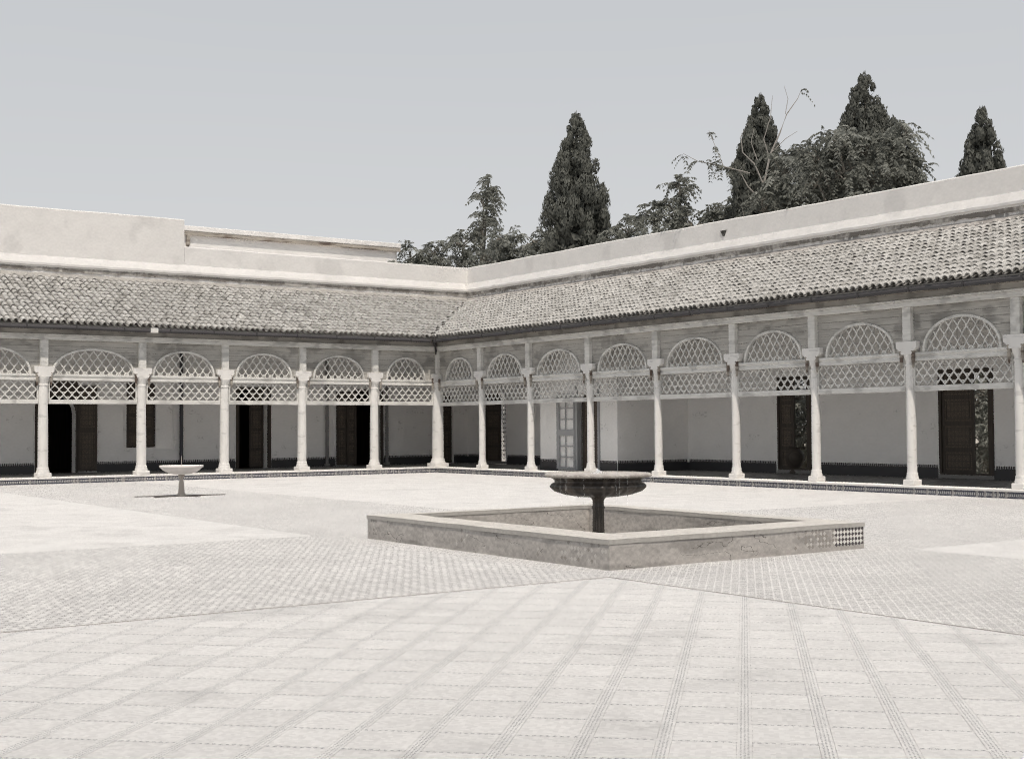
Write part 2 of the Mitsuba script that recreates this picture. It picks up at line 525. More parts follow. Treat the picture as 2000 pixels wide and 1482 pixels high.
while s < Y0 - .05:
    e = min(s + RNG.uniform(1.1, 1.7), Y0)
    if e > Y0 - .5:
        e = Y0
    put("gallery_floor__kerb_slab", R(cbx(s + .003, e - .003, 0.0, .45, .137, F + RNG.uniform(-.002, .003), .01)), "m_column")
    s = e

# ---------------------------------------------------------------- the two galleries
GL = thing("arcade_gallery", "long sunlit arcade at left with tiled roof and dark doorways behind its columns", "gallery")
GR = thing("arcade_gallery", "receding arcade on the right with shaded lattice screens and sunlit column shafts", "gallery")


def column(g, M, s, r, corner=False):
    k = numbered(f"{g}__column")
    w = r * 1.38
    put(f"{k}__plinth", M(cbx(s - w, s + w, CC - w, CC + w, F, F + .13, .015)), "m_column")
    put(f"{k}__base", M(lathe([(0, F + .13), (r * 1.28, F + .13), (r * 1.30, F + .17), (r * 1.18, F + .21), (r * 1.14, F + .23), (r * 1.16, F + .27), (r, F + .30), (0, F + .30)], 20, (s, CC, 0))), "m_column", smooth=35)
    lean = RNG.uniform(-.006, .006, 2)
    prof = [(r * (1 - .10 * t + 0.02 * math.sin(t * math.pi)), F + .30 + t * 2.44) for t in np.linspace(0, 1, 9)]
    sh = lathe(prof, 20, (s, CC, 0))
    sh.vertices[:, :2] += (lean[None] * ((sh.vertices[:, 2:] - F) / 2.7))
    put(f"{k}__shaft", M(sh), "m_column", smooth=35)
    t = .9 * r
    put(f"{k}__capital", M(lathe([(0, 2.93), (t * 1.12, 2.93), (t * 1.14, 2.965), (t, 2.985), (t, 3.02), (t * 1.25, 3.10), (t * 1.45, 3.17), (t * 1.45, 3.20), (0, 3.20)], 20, (s, CC, 0))), "m_column", smooth=35)
    # bracket block: tapering out along the facade
    b0, b1 = max(.15, t * 1.45), .285
    pl = Polygon([(s - b0, 3.20), (s + b0, 3.20), (s + b0 + .01, 3.25), (s + b1 - .03, 3.33), (s + b1, 3.36), (s + b1, 3.50), (s - b1, 3.50), (s - b1, 3.36), (s - b1 + .03, 3.33), (s - b0 - .01, 3.25)])
    put(f"{k}__bracket", M(ext(pl, CC - .15, CC + .15)), "m_column")
    put(f"{k}__pilaster", M(cbx(s - .115, s + .115, CC - .13, CC + .12, 3.50, 4.30, .01)), "m_palewood")
    return k


def sinuous(s0, z0, dirn, du, dz, n, amp):
    """one sinuous lattice bar rising from (s0, z0)"""
    t = np.linspace(0, n, n * 8 + 1)
    return np.stack([s0 + dirn * (t * du / 2 - amp * np.sin(2 * np.pi * t)), z0 + t * dz / 2], 1)


def bar(path, w, o0, o1):
    p = np.asarray(path)
    t = np.gradient(p, axis=0)
    t /= np.linalg.norm(t, axis=1, keepdims=True) + 1e-9
    nrm = np.stack([-t[:, 1], t[:, 0]], 1) * w / 2
    a, b = p + nrm, p - nrm
    n = len(p)
    v = np.vstack([np.c_[a[:, 0], np.full(n, o0), a[:, 1]], np.c_[b[:, 0], np.full(n, o0), b[:, 1]],
                   np.c_[b[:, 0], np.full(n, o1), b[:, 1]], np.c_[a[:, 0], np.full(n, o1), a[:, 1]]])
    f = []
    for i in range(n - 1):
        for q in range(4):
            A, B = q * n + i, ((q + 1) % 4) * n + i
            f += [[A, B, B + 1], [A, B + 1, A + 1]]
    f += [[0, 2 * n, n], [0, 3 * n, 2 * n], [n - 1, 2 * n - 1, 3 * n - 1], [n - 1, 3 * n - 1, 4 * n - 1]]
    return trimesh.Trimesh(v, f, process=False)


def lattice(s0, s1, z0, z1, du, dz, w, o0, inside, amp):
    out = []
    mid = (s0 + s1) / 2
    nz = int(math.ceil((z1 - z0) / (dz / 2))) + 1
    k = int((s1 - s0) / du) + nz + 3
    jig = 0.0
    for d in (1, -1):
        for i in range(-k, k + 1):
            p = sinuous(mid + i * du, z0, d, du, dz, nz, amp)
            ok = np.array([inside(*q) for q in p])
            run = []
            for a, q in zip(ok, p):
                if a:
                    run.append(q)
                if (not a or q is p[-1]) and run:
                    if len(run) > 2:
                        jig = 0.004 if d > 0 else 0.0
                        out.append(bar(run, w * RNG.uniform(.9, 1.1), o0 + jig, o0 + .028 + jig))
                    run = []
    return cat(out) if out else None


def screen(g, M, sa, sb, ra, rb, hw_ratio, dz, missing=0):
    """the lattice screens, beam, arch and boarding between two columns"""
    k = numbered(f"{g}__bay_screen")
    a, b = sa + ra, sb - rb
    du = .257 if g == GL else .236
    o = CC
    # lower lattice and its rails
    put(f"{k}__lower_rail", M(cbx(a, b, o - .05, o + .05, 2.38 + dz, 2.51 + dz, .008)), "m_palewood")
    for e in (a, b - .035):
        put(f"{k}__side_rail", M(bx(e, e + .035, o - .04, o + .04, 2.51 + dz, 3.08 + dz)), "m_palewood")
    z0, z1 = 2.52 + dz, 3.07 + dz
    lat = lattice(a, b, z0, z1, du, .29, .029, o - .014, lambda s, z: a + .03 < s < b - .03 and z0 - .01 < z < z1 + .01, .006)
    arcs = []
    n = int((b - a) / du) + 2
    mid = (a + b) / 2
    for i in range(-n, n + 1):
        for row in (0, 1):
            cs = mid + (i + .5 * row) * du
            if a + .1 < cs < b - .1:
                th = np.linspace(.15, math.pi - .15, 7)
                arcs.append(bar(np.stack([cs + .048 * np.cos(th), z0 + .02 + row * .145 + .062 * np.sin(th)], 1), .020, o - .010, o + .012))
    put(f"{k}__lattice", M(cat([lat] + arcs)), "m_palewood", kind="stuff")
    # beam
    put(f"{k}__beam", M(along(Polygon([(o + .06, 3.08), (o + .06, 3.275), (o - .08, 3.275), (o - .088, 3.267), (o - .088, 3.215), (o - .055, 3.20), (o - .055, 3.155), (o - .075, 3.148), (o - .078, 3.09), (o - .07, 3.08)]), a, b, dz)), "m_palewood")
    # arch
    zb, zc = 3.277 + dz, 4.01 + dz
    hw = (sb - sa) * hw_ratio
    th = np.linspace(0, math.pi, 33)
    ell = Polygon([(mid + hw * math.cos(t), zb + (zc - zb) * math.sin(t) ** .92) for t in th] + [(mid - hw, zb - .2), (mid + hw, zb - .2)])
    ring = ell.buffer(.055).difference(ell).intersection(sbox(a, zb, b, 4.3))
    put(f"{k}__arch_trim", M(ext(ring, o - .06, o + .07)), "m_palewood")
    pa, pb = sa + .116, sb - .116
    zt = 4.299
    panel = sbox(pa, zb, pb, zt).difference(ell.buffer(.058))
    for sx in (sa, sb):
        panel = panel.difference(sbox(sx - .29, 3.1, sx + .29, 3.503))
    zs = [zb] + [zb + (zt - zb) * (i + RNG.uniform(-.1, .1)) / 6 for i in range(1, 6)] + [zt]
    for i in range(6):
        pl = panel.intersection(sbox(pa, zs[i] + .004, pb, zs[i + 1] - .004))
        for one in getattr(pl, "geoms", [pl]):
            m = ext(one, o - .012 + RNG.uniform(-.004, .004), o + .025)
            if m is not None and one.area > .002:
                put(f"{k}__plank", M(m), "m_greywood")
    put(f"{k}__backing_board", M(ext(panel, o + .028, o + .05)), "m_brownwood")
    inner = ell.buffer(.012)
    from shapely.geometry import Point
    lat2 = lattice(mid - hw, mid + hw, zb, zc, du, .36, .024, o - .012, lambda s, z: inner.contains(Point(s, z)) and z >= zb - .01, .005)
    rings = []
    for i in range(-n, n + 1):
        cs = mid + i * du
        if abs(cs - mid) < hw - .1:
            th2 = np.linspace(0, math.pi, 8)
            rings.append(bar(np.stack([cs + .06 * np.cos(th2), zb + .075 * np.sin(th2)], 1), .028, o - .02, o + .018))
    put(f"{k}__arch_lattice", M(cat([lat2] + rings)), "m_palewood", kind="stuff")
    # dark carved knobs beside the capitals
    for sx, e in ((sa, 1), (sb, -1)):
        c = sx + e * (ra + .055 if sx == sa else rb + .055)
        m = lathe([(0, -.26), (.02, -.24), (.035, -.12), (.045, 0), (.03, .01), (.05, .07), (.035, .10), (.055, .13), (.03, .17), (0, .19)], 8, (c, o - .11, 3.17 + dz))
        put(f"{k}__carved_knob", M(m), "m_brownwood", smooth=40)


RL, RR, RC = .15, .112, .21
for s in COL_L:
    column(GL, L, s, RL)
colR = []
for s in COL_R:
    column(GR, R, s, RR)
CORNER = (X0 + CC, Y0 + CC)
column(GL, L, X0 + CC - .02, RC)
cs = COL_L + [X0 + CC - .02]
for i in range(len(cs) - 1):
    last = i == len(cs) - 2
    screen(GL, L, cs[i], cs[i + 1], RL, RC if last else RL, {11.34: .405, 14.34: .355, 17.08: .345, 19.84: .335, 22.60: .285}.get(cs[i], .36), 0.0)
cr = [Y0 + CC] + COL_R
for i in range(len(cr) - 1):
    screen(GR, R, cr[i + 1], cr[i], RR, RC if i == 0 else RR, .29 if i == 0 else .345, -.03)

ARCH_END_L, ARCH_END_R = S_MIN_L, S_MIN_R
for g, M, s0, s1 in ((GL, L, S_MIN_L, X0 + CC - .1), (GR, R, S_MIN_R, Y0 + CC - .1)):
    c = CC
    put(f"{g}__architrave", M(cbx(s0, s1 - .05, c - .16, c + .16, 4.302, 4.42, .01)), "m_palewood")
    put(f"{g}__architrave", M(cbx(s0, s1 - .05, c - .20, c + .14, 4.423, 4.47, .008)), "m_palewood")
    put(f"{g}__frieze_board", M(cbx(s0, s1 - .05, c - .14, c + .12, 4.472, 4.62, .006)), "m_greywood")
    put(f"{g}__eaves_board", M(cbx(s0, s1 - .15, c - .30, c + .12, 4.622, 4.70, .008)), "m_brownwood")
    put(f"{g}__eaves_board", M(bx(s0, s1 - .35, -.17, .1, 4.703, 4.735)), "m_brownwood")
    gs = np.linspace(s0, s1 - .55, 60)
    gut = tube(np.c_[gs, np.full(60, -.235), 4.645 + .006 * np.sin(gs * 1.7) + RNG.normal(0, .002, 60)], .062, 10)
    put(f"{g}__gutter", M(gut), "m_gutter", smooth=50)
    ks = np.arange(s0 + .7, s1 - .6, 1.45)
    for q in ks:
        put(f"{g}__gutter_bracket", M(cat([bx(q - .02, q + .02, -.30, -.17, 4.59, 4.60), bx(q - .02, q + .02, -.305, -.295, 4.59, 4.71), bx(q - .02, q + .02, -.18, -.17, 4.59, 4.62)])), "m_iron")
    # ceiling of the gallery with beams
    put(f"{g}__ceiling", M(bx(s0, s1 + (DW if g == GL else .0), c + .12, DW, 4.40, 4.44)), "m_palewood")
    beams = [bx(q - .05, q + .05, c + .18, DW - .01, 4.30, 4.398) for q in np.arange(s0 + .2, s1 - .1, .5)]
    put(f"{g}__ceiling_beam", M(cat(beams)), "m_greywood", kind="stuff")
# downspout at the corner
put(f"{GL}__downspout", cat([tube([[X0 - .13, Y0 - .13, 4.72], [X0 - .10, Y0 - .10, 4.60], [X0 + .02, Y0 + .02, 4.50], [X0 + .07, Y0 + .07, 4.36], [X0 + .08, Y0 + .08, 4.18]], [.09, .06, .04, .04, .03], 8)]), "m_iron", smooth=40)
put(f"{GL}__gutter_patch", L(cat([bx(14.42, 14.66, -.300, -.292, 4.59, 4.73), bx(14.42, 14.66, -.30, -.20, 4.585, 4.592)])), "m_palewood")

# ---------------------------------------------------------------- lean-to roofs
EO, EZ = -.25, 4.755            # eaves
TO, TZ = DW - .02, 6.56         # top, against the upper wall
SL = math.hypot(TO - EO, TZ - EZ)
DIR = np.array([0, (TO - EO) / SL, (TZ - EZ) / SL])
NRM = np.array([0, -DIR[2], DIR[1]])


def barrel(length=.43, r0=.084, r1=.066, th=.016, seg=6):
    """hollow half-barrel tile: x across, y along (up the slope), z out"""
    v = []
    for y, r in ((0, r0), (length, r1)):
        for rr in (r, r - th):
            a = np.linspace(0, np.pi, seg + 1)
            v.append(np.c_[rr * np.cos(a), np.full(seg + 1, y), rr * np.sin(a)])
    n = seg + 1
    f = []
    for i in range(seg):
        f += [[i, i + 1, 2 * n + i + 1], [i, 2 * n + i + 1, 2 * n + i]]
        f += [[n + i, 3 * n + i + 1, n + i + 1], [n + i, 3 * n + i, 3 * n + i + 1]]
        f += [[i, n + i + 1, i + 1], [i, n + i, n + i + 1]]
    return trimesh.Trimesh(np.vstack(v), f, process=False)


TILE = {b: mikit.ply(barrel(), b, smooth=30) for b in ("m_tile_a", "m_tile_b", "m_tile_c")}
TILE_V, TILE_F = np.array(barrel().vertices), np.array(barrel().faces)


def roof(g, right, s_lo, s_hi):
    k = f"{g}__roof"
    M = R if right else L
    # deck under the tiles, mitred along the valley
    def P(s, t, h=0.0):
        q = np.array([s, EO, EZ]) + DIR * t + NRM * h
        return q
    top_s = s_hi + (TO - EO)
    v = [P(s_lo, 0, -.02), P(s_hi, 0, -.02), P(top_s, SL, -.02), P(s_lo, SL, -.02)]
    v += [q - NRM * .05 for q in v]
    deck = trimesh.Trimesh(v, [[0, 1, 2], [0, 2, 3], [4, 6, 5], [4, 7, 6], [0, 4, 5], [0, 5, 1], [1, 5, 6], [1, 6, 2], [2, 6, 7], [2, 7, 3], [3, 7, 4], [3, 4, 0]], process=False)
    put(f"{k}__deck", M(deck), "m_pan")
    cols = np.arange(s_lo + .1, top_s, .2)
    nrow = 14
    pitch_row = (SL - .1) / nrow
    res = []
    for s in cols:
        wob = RNG.normal(0, .012)
        for r in range(nrow + 1):
            t = r * pitch_row + RNG.normal(0, .012) - .03
            lim = s_hi + max(t + .25, 0) * DIR[1] - .09
            if s > lim:
                continue
            if r == nrow and RNG.random() < .3:
                continue
            q = P(s + wob + RNG.normal(0, .007), t, .050 + RNG.normal(0, .005))
            yaw, tilt, roll = RNG.normal(0, .035), RNG.normal(.062, .012), RNG.normal(0, .05)
            ex = np.array([1.0, 0, 0]) + DIR * yaw + NRM * roll
            ey = DIR - np.array([1.0, 0, 0]) * yaw - NRM * tilt
            ey /= np.linalg.norm(ey)
            ex -= ey * (ex @ ey)
            ex /= np.linalg.norm(ex)
            ez = np.cross(ex, ey)
            A = np.eye(4)
            A[:3, 0], A[:3, 1], A[:3, 2], A[:3, 3] = ex, ey, ez, q
            if right:
                B = np.zeros((4, 4))
                B[:3] = A[[1, 0, 2], :]
                B[3, 3] = 1
                B[0, 3] += X0
                B[:3, 0] *= -1         # mirrored across: turn the tile over its own axis of symmetry
                A = B
            else:
                A[1, 3] += Y0
            x = RNG.random()
            res.append((A, "m_tile_a" if x < .45 else "m_tile_b" if x < .86 else "m_tile_c"))
    # pans between the covers
    pans = []
    for s in cols + .1:
        t1 = SL
        t0 = 0.0
        lim_t = (s - s_hi) / DIR[1] + .1
        t0 = max(t0, lim_t)
        if t0 > t1 - .1:
            continue
        a = np.linspace(np.pi, 2 * np.pi, 5)
        ring = np.c_[s + .07 * np.cos(a), .05 + .045 * np.sin(a)]
        rows = []
        for t in (t0 - .03 if t0 == 0 else t0, t1):
            rows.append(np.array([P(x, t, h) for x, h in ring]))
        vv = np.vstack(rows)
        ff = []
        for i in range(4):
            ff += [[i, i + 1, 6 + i], [i, 6 + i, 5 + i]]
        pans.append(trimesh.Trimesh(vv, ff, process=False))
    put(f"{k}__pan_tile", M(cat(pans)), "m_pan", smooth=40, kind="stuff")
    res.sort(key=lambda x: np.linalg.norm(x[0][:3, 3] - EYE))
    seen = [x for x in res if (lambda d: d @ FWD > 0 and abs(d @ _r) < .405 * (d @ FWD))(x[0][:3, 3] - EYE)]
    first = seen[:300]
    ids = {id(x) for x in first}
    for A, b in first:
        put_copy(f"{k}__tile", TILE[b], A)
    for b in TILE:
        ms = [A for A, c in (x for x in res if id(x) not in ids) if c == b]
        vv = np.concatenate([TILE_V @ A[:3, :3].T + A[:3, 3] for A in ms])
        ff = np.concatenate([TILE_F + i * len(TILE_V) for i in range(len(ms))])
        put(f"{k}__farther_tile", trimesh.Trimesh(vv, ff, process=False), b, smooth=30, kind="stuff")


roof(GL, False, S_MIN_L - .5, X0 + EO)
roof(GR, True, S_MIN_R - .5, Y0 + EO)

# ---------------------------------------------------------------- back walls with openings
def pier_wall(s0, s1, z0, z1, openings, o0, o1):
    pl = sbox(s0, z0, s1, z1)
    for op in openings:
        pl = pl.difference(op)
    return ext(pl, o0, o1)


def arched(s0, s1, z0, zs, bulge=0.0):
    c, r = (s0 + s1) / 2, (s1 - s0) / 2
    th = np.linspace(0, math.pi, 21)
    return Polygon([(s0, z0), (s1, z0)] + [(c + (r + bulge) * math.cos(t), zs + r * math.sin(t)) for t in th])


def leaf(key, M, s0, s1, z0, z1, o0, o1, cells, mat="m_door", panel="m_doorpanel", face=-1):
    """a door leaf with sunk panels; cells = rows of (z fraction lo, hi)"""
    k = numbered(key)
    t = .075
    fr = sbox(s0, z0, s1, z1)
    ops = []
    for lo, hi in cells:
        ops.append(sbox(s0 + t, z0 + (z1 - z0) * lo + .03, s1 - t, z0 + (z1 - z0) * hi - .03))
    for op in ops:
        fr = fr.difference(op)
    put(f"{k}__frame", M(ext(fr, o0, o1)), mat)
    for op in ops:
        put(f"{k}__panel", M(ext(op, o0 + .012, o1 - .01)), panel)
        b = op.bounds
        inner = sbox(b[0] + .04, b[1] + .05, b[2] - .04, b[3] - .05)
        put(f"{k}__moulding", M(ext(inner.difference(inner.buffer(-.02)), o0 + .002, o0 + .013)), mat)
    return k


WT = 4.40
door0, win0 = arched(12.22, 13.46, F - .1, 2.12), sbox(15.22, .98, 16.24, 3.2)
niche0 = sbox(15.02, .92, 16.82, 3.4)
d2, d3, dcor = sbox(19.16, F - .1, 20.34, 3.0), sbox(23.86, F - .1, 25.0, 3.0), sbox(27.62, F - .1, 28.22, 2.9)
put(f"{GL}__back_wall", L(pier_wall(S_MIN_L - .5, BX, -.1, WT, [door0, niche0, d2, d3, dcor], DW, DW + .25)), "m_whitewash_lifted")
put(f"{GL}__back_wall", L(pier_wall(S_MIN_L - .5, BX, -.1, WT, [door0, win0, d2, d3, dcor], DW + .25, DW + .5)), "m_whitewash_lifted")
put(f"{GL}__end_wall", L(bx(S_MIN_L - .5, S_MIN_L - .1, CC + .2, DW, F, WT)), "m_whitewash_lifted")
put(f"{GL}__window_sill", L(cbx(15.02, 16.82, DW - .03, DW + .24, .885, .918, .006)), "m_whitewash_lifted")
# dark rooms behind
for a, b in ((10.0, 17.5), (18.0, 26.0), (26.5, 28.8)):
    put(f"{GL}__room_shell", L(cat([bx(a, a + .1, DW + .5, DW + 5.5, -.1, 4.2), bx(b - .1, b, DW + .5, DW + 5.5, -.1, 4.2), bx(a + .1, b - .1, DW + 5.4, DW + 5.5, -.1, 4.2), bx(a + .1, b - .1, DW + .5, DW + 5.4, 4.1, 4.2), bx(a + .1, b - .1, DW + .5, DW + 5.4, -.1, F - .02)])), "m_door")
C2 = [(.02, .46), (.50, .98)]
C4 = [(.02, .22), (.24, .48), (.50, .74), (.76, .98)]
put(f"{GL}__door_frame", L(ext(sbox(12.12, F, 13.485, 3.2).difference(arched(12.25, 13.43, F - .2, 2.12)), DW - .05, DW - .004)), "m_door")
leaf(f"{GL}__door_leaf", L, 13.49, 14.12, F + .04, 3.05, DW - .09, DW - .03, C2)
for a, b in ((15.24, 15.72), (15.74, 16.22)):
    leaf(f"{GL}__window_shutter", L, a, b, 1.0, 3.18, DW + .28, DW + .33, [(.02, .23), (.26, .48), (.52, .74), (.77, .98)])
leaf(f"{GL}__door_leaf", L, 19.78, 20.32, F + .02, 2.98, DW + .42, DW + .47, C4)
put(f"{GL}__door_frame", L(ext(sbox(19.08, F, 20.42, 3.08).difference(sbox(19.19, F - .1, 20.31, 2.97)), DW - .03, DW + .06)), "m_door")
leaf(f"{GL}__door_leaf", L, 23.04, 23.43, F + .03, 2.95, DW - .10, DW - .04, C4)
leaf(f"{GL}__door_leaf", L, 23.45, 23.84, F + .03, 2.95, DW - .12, DW - .06, [(.02, .12), (.14, .28), (.30, .44), (.46, .60), (.62, .76), (.78, .98)])
put(f"{GL}__door_frame", L(ext(sbox(23.80, F, 25.06, 3.05).difference(sbox(23.90, F - .1, 24.96, 2.96)), DW - .025, DW + .05)), "m_door")
leaf(f"{GL}__door_leaf", L, 27.64, 28.20, F + .02, 2.88, DW + .1, DW + .16, C4)

# right gallery: back wall toward the garden, with a projecting vestibule
dE = sbox(41.58, F - .1, 43.0, 2.9)
d5, d7 = sbox(26.38, F + .12, 27.53, 2.9), sbox(20.36, F + .12, 21.84, 2.95)
blind = sbox(33.0, 0, 33.01, 0.01)
put(f"{GR}__back_wall", R(pier_wall(S_MIN_R - .5, BY + .5, -.1, WT, [dE, d5, d7], DW, DW + .45)), "m_whitewash_lifted")
put(f"{GR}__end_wall", R(bx(S_MIN_R - .5, S_MIN_R - .1, CC + .2, DW, F, WT)), "m_whitewash_lifted")
VX = 26.0 - X0
put(f"{GR}__vestibule_wall", R(ext(sbox(31.42, F, 35.4, WT).difference(arched(32.30, 33.46, F - .1, 2.15)), VX, VX + .25)), "m_whitewash_lifted")
put(f"{GR}__vestibule_wall", R(bx(31.42, 31.67, VX + .25, DW, F, WT)), "m_whitewash_lifted")
put(f"{GR}__vestibule_wall", R(bx(35.15, 35.4, VX + .25, DW, F, WT)), "m_whitewash_lifted")
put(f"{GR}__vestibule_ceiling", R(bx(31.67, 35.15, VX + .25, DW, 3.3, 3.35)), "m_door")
# glazed leaf folded back against the vestibule wall
kg = numbered(f"{GR}__glazed_leaf")
gs0, gs1, gz0, gz1 = 33.47, 34.42, F + .04, 2.62
fr = sbox(gs0, gz0, gs1, gz1)
cells = []
for a, b in ((gs0 + .07, (gs0 + gs1) / 2 - .015), ((gs0 + gs1) / 2 + .015, gs1 - .13)):
    for (lo, hi) in ((.03, .155), (.17, .30), (.315, .445), (.53, .66), (.675, .81), (.825, .965)):
        cells.append(sbox(a, gz0 + (gz1 - gz0) * lo, b, gz0 + (gz1 - gz0) * hi))
for cl in cells:
    fr = fr.difference(cl)
put(f"{kg}__frame", R(ext(fr, VX - .075, VX - .035)), "m_shutter")
for cl in cells:
    b = cl.bounds
    q = np.array([[b[0], VX - .055, b[1]], [b[2], VX - .055, b[1]], [b[2], VX - .055, b[3]], [b[0], VX - .055, b[3]]])
    put(f"{kg}__pane", R(trimesh.Trimesh(q, [[0, 1, 2], [0, 2, 3]], process=False)), "m_pane")
put(f"{GR}__door_frame", R(cat([bx(33.36, 33.46, VX - .05, VX + .1, F, 2.9), bx(32.26, 32.34, VX - .05, VX + .1, F, 2.9)])), "m_shutter")
leaf(f"{GR}__door_leaf", R, 32.36, 33.34, F + .03, 2.72, VX + .14, VX + .20, [(.02, .44), (.47, .98)])
# garden doors
leaf(f"{GR}__door_leaf", R, 26.94, 27.49, F + .14, 2.88, DW + .02, DW + .08, C4)
leaf(f"{GR}__door_leaf", R, 20.84, 21.79, F + .14, 2.93, DW + .02, DW + .08, C4)
for a0, a1, b0, b1 in ((26.04, 27.56, 26.42, 27.50), (20.24, 21.88, 20.40, 21.80)):
    put(f"{GR}__door_frame", R(ext(sbox(a0, F + .102, a1, 3.0).difference(sbox(b0, F + .15, b1, 2.88)), DW - .02, DW - .003)), "m_door")
    put(f"{GR}__door_lining", R(cat([bx(b0 - .03, b0 - .002, DW + .002, DW + .44, F + .13, 2.88), bx(b1 + .002, b1 + .03, DW + .002, DW + .44, F + .13, 2.88)])), "m_door", kind="stuff")
leaf(f"{GR}__door_leaf", R, 41.98, 42.98, F + .05, 2.88, DW + .01, DW + .05, C4)
grille = []
for i, q in enumerate(np.arange(.45, 2.75, .17)):
    th = np.linspace(0, 2 * math.pi, 13)
    grille.append(tube(np.c_[41.78 + .07 * np.cos(th), np.full(13, DW + .03), q + .07 * np.sin(th)], .012, 4))
    grille.append(bx(41.62, 41.96, DW + .02, DW + .04, q + .08, q + .10))
grille += [bx(a, a + .02, DW + .015, DW + .045, F, 2.9) for a in (41.62, 41.95)]
put(f"{GR}__iron_grille", R(cat(grille)), "m_iron")

for a0, a1 in ((26.04, 27.56), (20.24, 21.88), (41.5, 43.04)):
    put(f"{GR}__door_sill", R(cbx(a0, a1, DW - .05, DW - .002, F + .002, F + .098, .008)), "m_postgrey")
# dado with merlon teeth
def dado(g, M, runs):
    teeth = []
    for s0, s1, o in runs:
        put(f"{g}__dado", M(bx(s0, s1, o - .02, o - .001, F, .44)), "m_dado")
        for q in np.arange(s0 + .02, s1 - .03, .068):
            teeth += [bx(q, q + .036, o - .016, o - .001, .44, .535), bx(q - .01, q + .046, o - .018, o - .001, .44, .468)]
    put(f"{g}__dado_merlon", M(cat(teeth)), "m_tessera", kind="stuff")


dado(GL, L, [(S_MIN_L, 12.1, DW), (14.14, 19.06, DW), (20.44, 23.02, DW), (25.08, 27.6, DW), (28.24, BX - .02, DW)])
dado(GR, R, [(S_MIN_R, 20.24, DW), (21.92, 25.98, DW), (27.62, 31.40, DW), (31.44, 32.24, VX), (34.44, 35.4, VX), (35.42, 41.5, DW), (43.04, BY - .02, DW)])
side = [bx(X0 + VX, BX, 31.401, 31.419, F, .44)]
teeth = []
for q in np.arange(X0 + VX + .02, BX - .05, .068):
    teeth += [bx(q, q + .036, 31.404, 31.419, .44, .535), bx(q - .01, q + .046, 31.402, 31.419, .44, .468)]
put(f"{GR}__dado", cat(side), "m_dado")
put(f"{GR}__dado_merlon", cat(teeth), "m_tessera", kind="stuff")

# ---------------------------------------------------------------- upper walls, ledges, parapets
PT = 7.94


def ledge(s0, s1):
    """sloping plaster ledge, drip below; slightly ragged"""
    n = max(2, int((s1 - s0) / .25))
    ss = np.linspace(s0, s1, n)
    pr = np.array([(DW, 7.30), (DW - .105, 7.08), (DW - .12, 7.055), (DW - .115, 6.985), (DW - .07, 6.965), (DW - .06, 6.93), (DW, 6.92)])
    v = []
    for q in ss:
        j = pr.copy()
        j[1:5, 0] += RNG.normal(0, .006)
        j[:, 1] += RNG.normal(0, .006)
        v.append(np.c_[np.full(len(pr), q), j])
    v = np.vstack(v)
    k = len(pr)
    f = []
    for i in range(n - 1):
        for j in range(k - 1):
            a = i * k + j
            f += [[a, a + k, a + k + 1], [a, a + k + 1, a + 1]]
    f += [[0, j, j + 1] for j in range(1, k - 1)] + [[(n - 1) * k, (n - 1) * k + j + 1, (n - 1) * k + j] for j in range(1, k - 1)]
    return trimesh.Trimesh(v, f, process=False)


def ragged_top(s0, s1, o0, o1, z0, z1, amp=.012, step=.3):
    """wall whose top edge is hand-plastered, not ruled"""
    n = max(2, int((s1 - s0) / step))
    ss = np.linspace(s0, s1, n)
    h = z1 + amp * (meshkit.fbm(np.c_[ss * .6, ss * 0, ss * 0], 4, 3) - .5) * 4
    ring = lambda i: [[ss[i], o0, z0], [ss[i], o0, h[i] - .03], [ss[i], o0 + .03, h[i]], [ss[i], o1 - .03, h[i]], [ss[i], o1, h[i] - .03], [ss[i], o1, z0]]
    v = np.array([ring(i) for i in range(n)]).reshape(-1, 3)
    f = []
    for i in range(n - 1):
        for j in range(6):
            a, b = i * 6 + j, i * 6 + (j + 1) % 6
            f += [[a, b, b + 6], [a, b + 6, a + 6]]
    f += [[0, j + 1, j] for j in range(1, 5)] + [[(n - 1) * 6, (n - 1) * 6 + j, (n - 1) * 6 + j + 1] for j in range(1, 5)]
    m = trimesh.Trimesh(v, f, process=False)
    return trimesh.Trimesh(v, np.array(f)[:, ::-1], process=False)


put(f"{GL}__upper_wall", L(bx(S_MIN_L - .5, BX, DW, DW + .45, WT + .003, 6.93)), "m_plaster")
put(f"{GL}__upper_wall", L(bx(17.17, BX, DW + .002, DW + .45, 6.93, 7.3)), "m_plaster")
put(f"{GL}__parapet", L(ragged_top(17.17, BX + .0, DW, DW + .42, 7.3, PT)), "m_plaster", smooth=40)
put(f"{GL}__ledge", L(ledge(S_MIN_L - .5, BX - .12)), "m_plaster")
put(f"{GR}__upper_wall", R(bx(S_MIN_R - .5, BY + .45, DW, DW + .45, WT + .003, 6.93)), "m_stained")
put(f"{GR}__upper_wall", R(bx(S_MIN_R - .5, BY + .43, DW + .002, DW + .45, 6.93, 7.3)), "m_plaster")
put(f"{GR}__parapet", R(ragged_top(S_MIN_R - .5, BY + .42, DW, DW + .42, 7.3, PT)), "m_plaster", smooth=40)
put(f"{GR}__ledge", R(ledge(S_MIN_R - .5, BY - .0)), "m_plaster")
